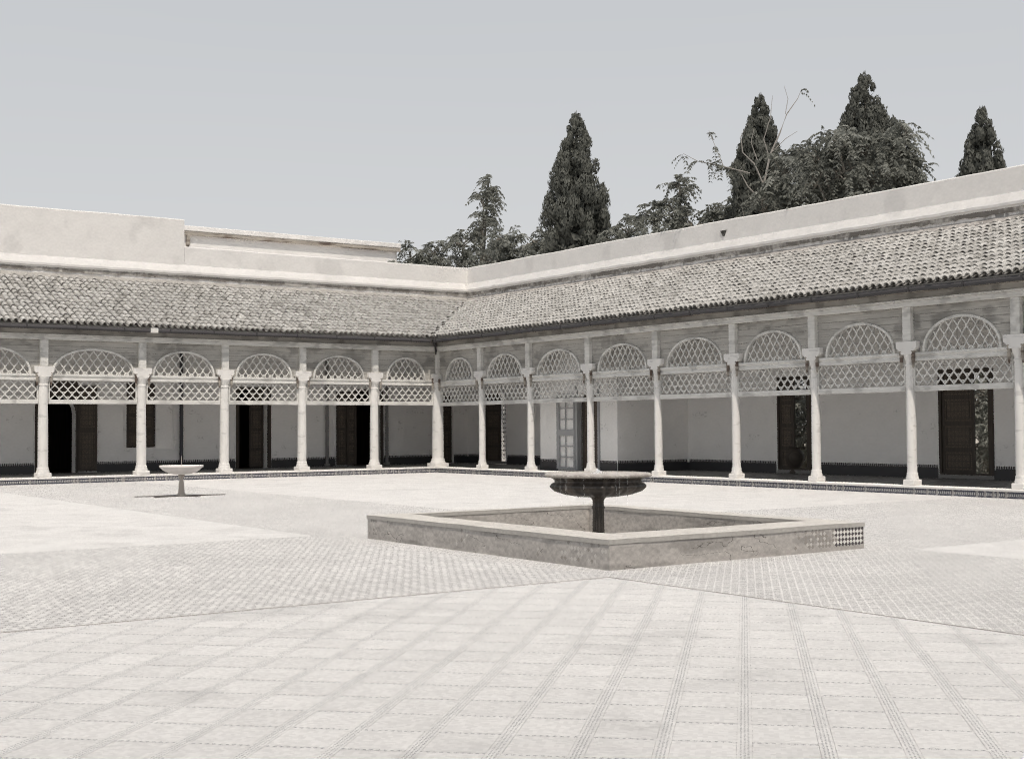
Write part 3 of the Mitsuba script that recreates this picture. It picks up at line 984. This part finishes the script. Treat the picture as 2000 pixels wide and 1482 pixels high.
for g, M, a, b in ((GL, L, S_MIN_L - .5, BX - .03), (GR, R, S_MIN_R - .5, BY - .03)):
    n = int((b - a) / .09)
    ss = np.linspace(a, b, n)
    lo = 6.815 + RNG.normal(0, .012, n) + .05 * (meshkit.fbm(np.c_[ss * 2.2, ss * 0, ss * 0], 3, 8) - .5)
    v = np.vstack([np.c_[ss, np.full(n, DW - .045), np.full(n, 6.93)], np.c_[ss, np.full(n, DW - .04), lo], np.c_[ss, np.full(n, DW - .001), lo]])
    f = []
    for i in range(n - 1):
        f += [[i, n + i + 1, n + i], [i, i + 1, n + i + 1], [n + i, 2 * n + i + 1, 2 * n + i], [n + i, n + i + 1, 2 * n + i + 1]]
    put(f"{g}__drip_shade_band", M(trimesh.Trimesh(v, np.array(f)[:, ::-1], process=False)), "m_dripshade")  # ragged band with the ledge's shade and drip stains in its colour
# cement fillet where the tiles meet the wall
for g, M, a, b in ((GL, L, S_MIN_L - .5, BX - .1), (GR, R, S_MIN_R - .5, BY - .1)):
    n = int((b - a) / .12)
    ss = np.linspace(a, b, n)
    j = RNG.normal(0, .018, n)
    v = np.vstack([np.c_[ss, np.full(n, DW - .001), 6.74 + j * .5], np.c_[ss, DW - .17 + j, 6.60 + j * .3], np.c_[ss, DW - .16 + j, 6.53 + j * 0]])
    f = []
    for i in range(n - 1):
        f += [[i, n + i + 1, n + i], [i, i + 1, n + i + 1], [n + i, 2 * n + i + 1, 2 * n + i], [n + i, n + i + 1, 2 * n + i + 1]]
    put(f"{g}__roof_fillet", M(trimesh.Trimesh(v, np.array(f)[:, ::-1], process=False)), "m_mortar" if g == GR else "m_rim")
# small scupper in the right-hand parapet
yy = 29.7
tri = Polygon([(yy - .13, 7.62), (yy + .13, 7.62), (yy + .02, 7.44), (yy - .03, 7.44)])
put(f"{GR}__scupper", R(cat([ext(tri.difference(tri.buffer(-.03)), DW - .03, DW), ext(tri.buffer(-.03), DW - .006, DW)])), "m_channel")

# high block standing on the left gallery, and the roof terrace behind
HB = thing("high_block", "tall blank whitewashed block rising above the left end of the arcade roof", "building")
put(f"{HB}__wall", L(ragged_top(S_MIN_L - .5, 17.16, DW, DW + 6.0, 6.935, 8.89, .010)), "m_plaster", smooth=40)
TB = thing("terrace_building", "long low whitewashed building behind the left parapet with a shadowed coping along its top", "building")
put(f"{TB}__wall", bx(17.165, 29.1, 50.1, 54.0, 4.2, 9.40), "m_plaster")
put(f"{TB}__coping", cbx(17.165, 29.2, 49.90, 54.0, 9.402, 9.60, .02), "m_plaster")
put(f"{TB}__coping_shade_strip", bx(17.165, 29.2, 49.93, 50.098, 9.25, 9.398), "m_brownwood")  # dark strip added to deepen the shade line beneath the coping
put(f"{TB}__roof_bracket", cat([bx(19.5, 19.62, 49.94, 50.098, 8.85, 9.248), bx(19.53, 19.59, 49.99, 50.098, 8.72, 8.85)]), "m_brownwood")
put(f"{TB}__terrace", bx(17.165, 28.9, 44.67, 50.1, 4.2, 7.25), "m_plaster")

# white wall in the garden behind the corner, seen through the grille
GW = thing("garden_wall", "sunlit white garden wall seen through the iron grille at the gallery corner", "wall")
put(f"{GW}__panel", bx(29.9, 36.0, 46.4, 46.8, -.1, 3.2), "m_plaster")

# slim posts in the left gallery
for q, mat, lab in ((17.02, "m_post", "slim dark post against the left gallery wall behind the small white fountain"),
                    (22.62, "m_postgrey", "slim grey post left of the double panelled door leaves"),
                    (25.15, "m_postgrey", "slim grey post in the last bay of the left gallery before the corner")):
    k = thing("post", lab, "post")
    put(f"{k}__shaft", L(tube([[q, DW - .12, F + .1], [q, DW - .12, 4.29]], .062, 10)), mat, smooth=50)
    put(f"{k}__foot", L(cbx(q - .085, q + .085, DW - .20, DW - .03, F, F + .1, .01)), mat)

# ---------------------------------------------------------------- basin
BK = thing("fountain_basin", "low rectangular basin of worn brown-grey mortar with pale rim and remnants of chequered tile", "basin")
ring = sbox(BAS[0], BAS[2], BAS[1], BAS[3]).difference(sbox(INN[0], INN[2], INN[1], INN[3]))
RZ = .34


def worn(m, amp, fr=1.3, seed=0, mask=None):
    v = m.vertices.copy()
    d = np.stack([meshkit.fbm(v * fr + 31 * i, 3, seed + i) - .5 for i in range(3)], 1) * amp
    if mask is not None:
        d *= mask(v)[:, None]
    m.vertices = v + d
    return m


wall = flat_ext(ring, -.12, RZ - .055)
wall = wall.subdivide_to_size(.14)
put(f"{BK}__wall", worn(wall, .010, 2.5, 3, lambda v: (v[:, 2] < RZ - .07) & (v[:, 2] > -.05)), "m_mortar", smooth=50)
rim = flat_ext(sbox(BAS[0] - .012, BAS[2] - .012, BAS[1] + .012, BAS[3] + .012).difference(sbox(INN[0] - .01, INN[2] - .01, INN[1] + .01, INN[3] + .01).buffer(-.02)), RZ - .055, RZ)
rim = rim.subdivide_to_size(.14)
put(f"{BK}__rim", worn(rim, .018, 2.0, 5), "m_rim", smooth=35)
put(f"{BK}__floor", bx(INN[0] - .05, INN[1] + .05, INN[2] - .05, INN[3] + .05, -.13, -.10), "m_rim")


def rhomb(axis, a, z, h, face, mat):
    """one lozenge of glazed tile on a basin face"""
    pl = Polygon([(a - h, z), (a, z - h), (a + h, z), (a, z + h)])
    m = ext(pl, -.006, .012)
    v = m.vertices
    if axis == "y":     # on the face y = BAS[2]
        m2 = trimesh.Trimesh(np.c_[v[:, 0], BAS[2] + v[:, 1] + .004, v[:, 2]], m.faces, process=False)
    else:               # on the face x = BAS[0]
        m2 = trimesh.Trimesh(np.c_[BAS[0] + v[:, 1] + .004, v[:, 0], v[:, 2]], m.faces[:, ::-1], process=False)
    put(f"{BK}__tile", m2, mat)


PT_ = .062
for i in range(0, 24):
    for j in range(4):
        a, z = BAS[1] - .03 - i * PT_, .075 + j * PT_
        fade = i < 10 + RNG.integers(-2, 1)
        if fade:
            rhomb("y", a, z, .0265, 0, "m_tessera")
            if j < 3:
                rhomb("y", a - PT_ / 2, z + PT_ / 2, .0290, 0, "m_tesserawhite")
        elif i < 18 and RNG.random() < .72:
            rhomb("y", a, z, .028, 0, "m_tesserafaded")
            if RNG.random() < .6:
                rhomb("y", a - PT_ / 2, z + PT_ / 2, .026, 0, "m_tesserapale")
        elif i >= 18 and RNG.random() < .12:
            rhomb("y", a, z, .026, 0, "m_tesserafaded")
for c0, n, pr in ((BAS[3] - .06, 5, .55), (14.62, 5, .5), (12.95, 5, .30), (12.35, 14, .5)):
    for i in range(n):
        for j in range(4):
            if RNG.random() < pr:
                rhomb("x", c0 - i * PT_, .08 + j * PT_, .027, 0, ("m_tesserapale", "m_tesserafaded")[int(RNG.integers(0, 5) > 2)])
# ---------------------------------------------------------------- the dark fountain in the basin
FC = np.array([11.44, 14.25, 0.0])
FT = thing("fountain", "dark stone fountain bowl on a short pillar, water bubbling over its rim, inside the basin", "fountain")
put(f"{FT}__pillar", lathe([(0, -.1), (.15, -.1), (.15, -.06), (.092, -.04), (.084, .1), (.078, .46), (.090, .475), (.090, .50), (.078, .515), (.077, .58), (.095, .615), (.14, .64), (.14, .66)], 20, FC), "m_darkstone", smooth=40)
put(f"{FT}__bowl", lathe([(.13, .632), (.27, .640), (.46, .672), (.585, .715), (.64, .765), (.645, .79), (.625, .815), (.60, .835), (.597, .86), (.62, .885), (.66, .905)], 128, FC, 32, .055, (.60, .83)), "m_darkstone", smooth=45)
put(f"{FT}__rim", lathe([(.60, .903), (.70, .908), (.722, .925), (.725, .945), (.715, .958), (.70, .962), (.692, .953), (.60, .956), (.58, .948)], 72, FC), "m_fountainrim", smooth=40)
beads = []
for i in range(60):
    a = 2 * math.pi * i / 60
    b = trimesh.creation.icosphere(subdivisions=1, radius=.017)
    b.apply_translation([FC[0] + .722 * math.cos(a), FC[1] + .722 * math.sin(a), .932])
    beads.append(b)
put(f"{FT}__rim_bead", cat(beads), "m_fountainrim", smooth=True, kind="stuff")
put(f"{FT}__water_surface", lathe([(0.001, .9545), (.3, .9545), (.59, .9535)], 48, FC), "m_fountainrim", smooth=True)
drops = []
for i in range(90):
    r, a = abs(RNG.normal(0, .05)), RNG.uniform(0, 2 * math.pi)
    h = max(0, (.065 - r * .7)) * RNG.uniform(0, 1)
    b = trimesh.creation.icosphere(subdivisions=1, radius=RNG.uniform(.003, .007))
    b.apply_translation([FC[0] + r * math.cos(a), FC[1] + r * math.sin(a), .955 + h])
    drops.append(b)
put(f"{FT}__water_jet", cat(drops), "m_water", smooth=True, kind="stuff")
th = []
for i in range(7):
    a = RNG.uniform(math.radians(180), math.radians(290))
    x, y = FC[0] + .735 * math.cos(a), FC[1] + .735 * math.sin(a)
    n = RNG.integers(2, 6)
    z = .925
    for q in range(n):
        e = z - RNG.uniform(.04, .16)
        th.append(tube([[x, y, z], [x + .002, y, (z + e) / 2], [x, y, e]], [.0005, .0009, .0005], 5))
        z = e - RNG.uniform(.01, .05)
        if z < .62:
            break
put(f"{FT}__water_thread", cat(th), "m_water", smooth=True, kind="stuff")
dg = []
for i in range(9):
    a = RNG.uniform(0, 2 * math.pi)
    x, y = FC[0] + RNG.uniform(.2, .5) * math.cos(a), FC[1] + RNG.uniform(.2, .5) * math.sin(a)
    dg.append(tube([[x, y, .70], [x, y, .655 - RNG.uniform(0, .03)]], [.018, .004], 5))
put(f"{FT}__moss_tuft", cat(dg), "m_darkstone", kind="stuff")

# ---------------------------------------------------------------- the small white fountain
Fg, Rg = np.array([math.cos(YAW), math.sin(YAW)]), np.array([math.sin(YAW), -math.cos(YAW)])
WC = np.array([11.82, 30.62, 0.0])
WF = thing("fountain", "small white marble fountain with scalloped bowl on the open floor at left", "fountain")
put(f"{WF}__bowl", lathe([(.06, .515), (.15, .52), (.25, .535), (.355, .575), (.435, .63), (.475, .672), (.508, .695), (.512, .725), (.50, .735), (.465, .722), (.375, .665), (.2, .60), (0.001, .585)], 96, WC, 24, .035, (.6, .74)), "m_whitemarble", smooth=45)
put(f"{WF}__baluster", lathe([(0, 0), (.13, 0), (.12, .03), (.085, .06), (.074, .10), (.078, .14), (.062, .17), (.068, .22), (.062, .30), (.046, .38), (.046, .43), (.07, .47), (.08, .51)], 24, WC), "m_pedestal", smooth=40)
put(f"{WF}__jet_pipe", tube([[*WC[:2], .58], [*WC[:2], .96]], .008, 6), "m_pedestal", smooth=40)
for a, b, w in ((-1.0, -.42, .10), (-.45, -.75, .10), (.58, -.50, .10), (.97, .42, .08)):
    tip = Rg * a + Fg * b
    l = float(np.hypot(*tip))
    pl = Polygon([(0.05, -w), (l * .4, -w * .7), (l, 0), (l * .4, w * .7), (.05, w)])
    pl = affinity.translate(affinity.rotate(pl, math.atan2(tip[1], tip[0]), origin=(0, 0), use_radians=True), WC[0], WC[1])
    put(f"{WF}__base_kerb", flat_ext(pl, -.01, .022), "m_channel")

# ---------------------------------------------------------------- garden planting
def rand_dirs(n, up=0.0):
    d = RNG.normal(size=(n, 3))
    d[:, 2] += up
    return d / np.linalg.norm(d, axis=1, keepdims=True)


def sprays(c, d, length, width):
    """n pointed leaf sprays: two crossing triangles each, from c along d"""
    n = len(c)
    a = np.cross(d, RNG.normal(size=(n, 3)))
    a /= np.linalg.norm(a, axis=1, keepdims=True) + 1e-9
    tip = c + d * length[:, None]
    m = c + d * (length * .35)[:, None]
    v = np.stack([c, m + a * width[:, None], tip, m - a * width[:, None]], 1).reshape(-1, 3)
    k = np.arange(n)[:, None] * 4
    f = np.vstack([k + [[0, 1, 2]], k + [[0, 2, 3]]])
    return v, f


def scales(c, d, nrm, length, width):
    """leaf scales that lie on the surface whose normals are nrm"""
    a = np.cross(d, nrm)
    a /= np.linalg.norm(a, axis=1, keepdims=True) + 1e-9
    tip = c + d * length[:, None]
    m = c + d * (length * .4)[:, None]
    n = len(c)
    v = np.stack([c, m + a * width[:, None], tip, m - a * width[:, None]], 1).reshape(-1, 3)
    k = np.arange(n)[:, None] * 4
    return v, np.vstack([k + [[0, 1, 2]], k + [[0, 2, 3]]])


def merge(vf):
    vs, fs, n = [], [], 0
    for v, f in vf:
        vs.append(v)
        fs.append(f + n)
        n += len(v)
    return trimesh.Trimesh(np.vstack(vs), np.vstack(fs), process=False)


def cypress(label, x, y, top, rmax, z_fat, side_spires=(), skew=0.0):
    k = thing("cypress_tree", label, "tree", "cypress trees behind the right-hand parapet")
    put(f"{k}__trunk", tube([[x, y, -.2], [x, y, 3], [x + skew * .3, y, top * .55], [x + skew, y, top - .6]], [.28, .22, .12, .02], 8), "m_bark", smooth=40)
    lit, dark = [], []
    spires = [(x + skew, y, top, rmax, 3.5, 1.0)] + list(side_spires)
    for (sx, sy, tp, rm, zb, w) in spires:
        n = int(270 * w * (tp - zb) / 9)
        for i in range(n):
            t = RNG.random()
            z = tp - t * (tp - zb) - .15
            dd = (tp - z) / max(tp - z_fat, .5)
            r = rm * min(dd, 1.0) ** .80 * RNG.uniform(.74, 1.0)
            a = RNG.uniform(0, 2 * math.pi)
            cc = np.array([sx + r * math.cos(a), sy + r * math.sin(a), z])
            out = np.array([math.cos(a), math.sin(a), 0])
            size = (.08 + .27 * min(dd, 1.0) ** .8 * RNG.uniform(.7, 1.2)) * (.45 + .5 * rm / 1.2)
            q = 40 + int(360 * size)
            sph = rand_dirs(q)
            base = sph * RNG.uniform(.72, 1.0, (q, 1)) * size * [.75, .75, 1.3] + cc
            nr = sph + rand_dirs(q) * .35
            nr /= np.linalg.norm(nr, axis=1, keepdims=True)
            d = np.array([0, 0, 1.0]) + rand_dirs(q) * .45 + sph * .25
            d -= nr * (d * nr).sum(1, keepdims=True) * .7
            d /= np.linalg.norm(d, axis=1, keepdims=True) + 1e-9
            lit.append(scales(base, d, nr, RNG.uniform(.10, .19, q) * (.5 + .6 * min(dd, 1)), RNG.uniform(.022, .042, q)))
        m = int(4500 * w * (tp - zb) / 9)
        z = tp - RNG.random(m) ** .7 * (tp - zb)
        dd = np.minimum((tp - z) / max(tp - z_fat, .5), 1)
        r = rm * dd ** .92 * .70 * np.sqrt(RNG.random(m))
        a = RNG.uniform(0, 2 * np.pi, m)
        c = np.c_[sx + r * np.cos(a), sy + r * np.sin(a), z - .25]
        d = rand_dirs(m, 1.2)
        dark.append(sprays(c, d, RNG.uniform(.3, .55, m) * (.25 + .85 * dd), RNG.uniform(.08, .16, m) * (.15 + .95 * dd)))
    q = 60
    hz = RNG.random(q) * .45
    base = np.c_[x + skew + RNG.normal(0, .03, q), y + RNG.normal(0, .03, q), top - .06 - hz]
    d = rand_dirs(q) * .22 + [0, 0, 1.0]
    lit.append(sprays(base, d / np.linalg.norm(d, axis=1, keepdims=True), RNG.uniform(.12, .22, q), RNG.uniform(.012, .022, q)))
    put(f"{k}__foliage", merge(lit), "m_cypress", kind="stuff")
    put(f"{k}__inner_foliage", merge(dark), "m_cypress", kind="stuff")


def compound_leaves(c, aim, n, size, vf):
    """n drooping pinnate leaves round the twig end c"""
    for i in range(n):
        d = rand_dirs(1)[0] * .9 + aim * .6 + [0, 0, .25]
        d /= np.linalg.norm(d)
        ln = size * RNG.uniform(.75, 1.2)
        t = np.linspace(.12, 1, 7)
        droop = RNG.uniform(.45, .95)
        pts = c + d * (t * ln)[:, None] - np.array([0, 0, 1]) * (droop * ln * t ** 2)[:, None]
        tan = np.gradient(pts, axis=0)
        tan /= np.linalg.norm(tan, axis=1, keepdims=True)
        side = np.cross(tan, [0, 0, 1.0])
        side /= np.linalg.norm(side, axis=1, keepdims=True) + 1e-9
        for e in (1, -1):
            dd = side * e * .85 + tan * .5 - np.array([0, 0, .35]) + RNG.normal(0, .12, side.shape)
            dd /= np.linalg.norm(dd, axis=1, keepdims=True)
            vf.append(sprays(pts, dd, np.full(7, .30 * ln) * RNG.uniform(.8, 1.15, 7), np.full(7, .062 * ln)))


def broadleaf(name, label, cat_, base, lobes, size, per, stems=None, group=None, mat="m_leaf", nleaf=7):
    """base: foot of the trunk; lobes: (x, y, z, rx, rz, twigs)"""
    k = thing(name, label, cat_, group)
    base = np.array(base, float)
    wood, vf, vf2 = [], [], []
    top = max(l[2] + l[4] * .3 for l in lobes)
    main = np.array([base[0], base[1], 0]) * 0
    for (x, y, z, rx, rz, tw) in lobes:
        c = np.array([x, y, z])
        mid = base + (c - base) * [.25, .25, .6] + RNG.normal(0, .12, 3)
        wood.append(tube([base, base + [0, 0, (mid[2] - base[2]) * .5], mid, c], [.16, .13, .09, .03], 6))
        for i in range(int(tw)):
            d = rand_dirs(1)[0]
            e = c + d * [rx, rx, rz] * RNG.uniform(.45, 1.0)
            m_ = c + (e - c) * .5 + RNG.normal(0, .08, 3) - [0, 0, .08]
            wood.append(tube([c - [0, 0, rz * .4], m_, e], [.035, .022, .008], 4, cap=False))
            aim = (e - c) / (np.linalg.norm(e - c) + 1e-9)
            compound_leaves(e, aim, nleaf, size, vf if RNG.random() < .7 else vf2)
    put(f"{k}__branch", cat(wood), "m_bark", smooth=40)
    put(f"{k}__crown", merge(vf), mat, kind="stuff")
    put(f"{k}__pale_foliage", merge(vf2), "m_leafpale", kind="stuff")
    return k


Fh, Rh = np.array([math.cos(YAW), math.sin(YAW)]), np.array([math.sin(YAW), -math.cos(YAW)])


def W(side, depth):
    """ground position: metres to the right of and ahead along the courtyard's long view"""
    return Fh * depth + Rh * side


cypress("tall pointed cypress standing alone left of centre behind the parapet, between two leafy bushes", 30.8, 39.5, 13.5, 1.18, 9.9)
cypress("narrow cypress half hidden by a bare branching tree", 31.9, 31.0, 12.55, .84, 9.9, [(31.6, 31.22, 11.5, .5, 4, .5)])
cypress("tallest cypress, at right, rising behind a dense leafy tree", 36.2, 30.2, 13.75, 1.3, 10.3, [(35.85, 30.5, 12.7, .8, 5, .6)])
cypress("cypress with a short side tip just right of the tallest one", 36.05, 28.9, 11.95, .75, 9.0)
cypress("cypress at the far right edge above the parapet", 34.7, 24.5, 11.2, .86, 8.3)

x, y = 33.6, 50.2
broadleaf("leafy_tree", "slender leafy tree with drooping tufts where the two parapets meet", "tree", (x - .2, y, -.2),
          [(x + .55, y + .2, 12.75, .40, .40, 7), (x + .15, y, 11.9, .45, .5, 8), (x, y, 10.9, .6, .55, 10), (x + .7, y - .4, 10.3, .55, .45, 8), (x - .8, y + .4, 10.0, .8, .5, 12), (x - 1.9, y + 1.0, 9.6, .7, .45, 9), (x + .1, y - .2, 9.5, .8, .6, 12), (x + .3, y - .3, 8.5, 1.1, .7, 13), (x - 1.1, y + .6, 8.9, 1.0, .6, 13)], .60, 6)
bx_, by_ = 31.2, 51.9
broadleaf("leafy_bush", "low bush at the end of the shadowed coping left of the slender tree", "bush", (bx_, by_, -.2),
          [(bx_ - .2, by_ + .2, 9.5, .7, .5, 10), (bx_ + .5, by_ - .4, 9.1, .8, .5, 12), (bx_ - .7, by_ + .4, 8.9, .9, .4, 11), (bx_ + .2, by_, 8.6, 1.3, .5, 14)], .5, 6)
x, y = 31.7, 44.4
broadleaf("leafy_bush", "rounded leafy bush touching the left flank of the lone cypress", "bush", (x, y, -.2),
          [(x - .4, y + .3, 9.2, .8, .55, 14), (x + .5, y - .4, 9.25, .8, .5, 14), (x - .8, y + .6, 8.5, .9, .6, 14), (x + .2, y - .1, 8.5, 1.1, .7, 18), (x + 1.0, y - .8, 8.6, .9, .7, 15), (x + 1.25, y - 1.1, 10.2, .3, .45, 5)], .6, 7)
x, y = 31.0, 36.7
broadleaf("leafy_bush", "small bush just right of the lone cypress", "bush", (x, y, -.2),
          [(x, y, 8.75, .45, .45, 8), (x - .3, y + .3, 8.3, .6, .5, 9), (x + .45, y - .3, 8.2, .6, .4, 9)], .5, 6)
x, y = 30.9, 33.9
broadleaf("leafy_tree", "spreading leafy tree between lone cypress and bare tree, one tuft above the rest", "tree", (x, y, -.2),
          [(x + .05, y, 9.85, .38, .35, 8), (x - .1, y + .1, 9.1, .45, .4, 8), (x - .7, y + .5, 8.8, .55, .4, 9), (x + .3, y - .3, 8.55, .8, .5, 13), (x + 1.0, y - .8, 8.75, .7, .5, 12), (x + 1.7, y - 1.3, 8.9, .7, .55, 13), (x + 2.2, y - 1.7, 8.6, .6, .5, 10), (x - .2, y, 8.1, 1.0, .5, 12)], .55, 7)
x, y = 31.1, 28.2
broadleaf("leafy_tree", "airy leafy tree between the bare tree and the dense dark tree", "tree", (x, y, -.2),
          [(x + .1, y + .1, 9.9, .55, .55, 10), (x - .5, y + .5, 9.5, .8, .7, 15), (x + .5, y - .3, 9.3, .7, .6, 11), (x - .2, y + .2, 8.7, 1.0, .6, 14), (x + .9, y - .6, 8.7, .9, .7, 16), (x - 1.0, y + .9, 8.5, .7, .6, 11)], .58, 7)
x, y = 31.5, 25.8
BIG = [(-1.25, 10.1, .5, .4, 9), (-.95, 9.9, .5, .4, 10), (-1.8, 9.6, .5, .45, 10), (-1.1, 9.2, .7, .5, 14), (-.35, 9.75, .55, .4, 11), (.4, 9.75, .55, .4, 11),
       (.9, 10.35, .35, .22, 6), (.75, 9.9, .4, .3, 7), (-.2, 9.0, .9, .55, 20), (.6, 9.0, .75, .5, 17), (1.15, 9.0, .4, .35, 8), (-1.9, 8.9, .6, .5, 12), (0, 8.3, 1.2, .5, 18), (.95, 8.4, .7, .4, 12)]
broadleaf("leafy_tree", "broad dense leafy tree in front of the tallest cypress", "tree", (x, y, -.2),
          [(x + Rh[0] * a + RNG.uniform(-.2, .2) * Fh[0], y + Rh[1] * a + RNG.uniform(-.2, .2) * Fh[1], z, rx, rz, n) for a, z, rx, rz, n in BIG], .5, 8)

# bare branching tree in front of the second cypress
BT = thing("bare_tree", "thin pale bare branching tree, nearly leafless, in front of the narrow cypress", "tree")
ox, oy = 30.6, 29.9


def twig(pts, r0, r1):
    p = np.array([[ox + Rh[0] * a, oy + Rh[1] * a, z] for a, z in pts])
    p[:, :2] += RNG.normal(0, .03, (len(p), 2))
    return tube(p, np.linspace(r0 * .75, r1 * .75, len(p)), 6)


put(f"{BT}__trunk", twig([(.1, -.2), (.1, 4), (.2, 7.2), (.2, 8.6)], .14, .07), "m_palebark", smooth=40)
for pts, r in (([(.2, 8.5), (.25, 9.3), (.45, 10.2), (.75, 10.9), (.95, 11.5), (1.3, 12.0), (1.45, 12.3)], .06), ([(.42, 10.1), (.2, 10.7), (.5, 11.4), (.6, 12.1)], .025),
               ([(.2, 8.6), (-.3, 9.2), (-.6, 9.7), (-.35, 9.95)], .04), ([(.22, 9.2), (-.1, 9.9), (-.42, 10.3), (-.5, 10.8), (-.25, 11.2)], .04), ([(.0, 10.0), (-.2, 10.6), (-.1, 11.0)], .02), ([(.5, 10.3), (.9, 10.7), (1.3, 10.95)], .022),
               ([(.1, 7.6), (-.4, 8.2), (-.5, 8.6), (.0, 8.75)], .035), ([(-.2, 9.6), (-1.2, 9.85), (-1.9, 10.0), (-2.4, 10.25)], .03), ([(-1.1, 9.85), (-1.3, 10.5), (-1.5, 11.0)], .018), ([(.95, 11.5), (1.05, 12.0), (.9, 12.4)], .015)):
    put(f"{BT}__branch", twig(pts, r, .008), "m_palebark", smooth=40)
vf = []
for a, z, n in ((-2.3, 10.2, 3), (-1.9, 10.0, 4), (-1.5, 9.9, 5), (-1.2, 9.75, 7), (-.9, 9.7, 7), (-1.35, 10.5, 3), (-1.5, 10.9, 2), (1.4, 12.2, 2), (.6, 9.0, 7), (.9, 8.6, 9), (-.3, 8.3, 8), (.2, 8.1, 9), (-.1, 8.8, 4)):
    c = np.array([ox + Rh[0] * a, oy + Rh[1] * a, z])
    compound_leaves(c, np.array([0, 0, .3]), n, .42, vf)
put(f"{BT}__sparse_leaves", merge(vf), "m_leaf", kind="stuff")

# shrubs seen through the garden doorways
for lab, px_, py_ in (("sunlit shrubbery seen through the right gallery's doorway that holds a dark pot", 32.2, 29.6), ("sunlit shrubbery seen through the garden doorway at the right edge", 32.6, 22.8)):
    broadleaf("garden_shrub", lab, "shrub", (px_, py_, -.2), [(px_, py_, 2.6, .9, .7, 26), (px_ + .2, py_ - .2, 1.7, .9, .7, 26), (px_, py_ + .1, .8, 1.0, .6, 22), (px_ - .3, py_ - .8, 1.6, .8, .9, 22), (px_ - .1, py_ + .75, 2.2, .8, .8, 24), (px_ - .1, py_ + .75, 1.0, .8, .8, 24)], .42, 6, group=None, mat="m_leafpale")
PTk = thing("clay_pot", "large dark round-bottomed pot in the garden doorway of the right gallery", "pot")
put(f"{PTk}__body", lathe([(0, .33), (.10, .33), (.20, .42), (.27, .58), (.28, .70), (.20, .84), (.15, .90), (.18, .95), (.15, .95), (.12, .90), (0, .85)], 20, (BX + .06, 26.95, 0)), "m_door", smooth=40)
put(f"{PTk}__foot", lathe([(0, F), (.16, F), (.16, .24), (.11, .30), (.11, .335), (0, .335)], 16, (BX + .06, 26.95, 0)), "m_door", smooth=40)
WD = thing("weed", "dry tuft growing on top of the left parapet", "weed")
vf = []
compound_leaves(np.array([25.6, 44.45, 7.98]), np.array([0, 0, 1.0]), 14, .26, vf)
put(f"{WD}__stems", merge(vf), "m_leafpale", kind="stuff")
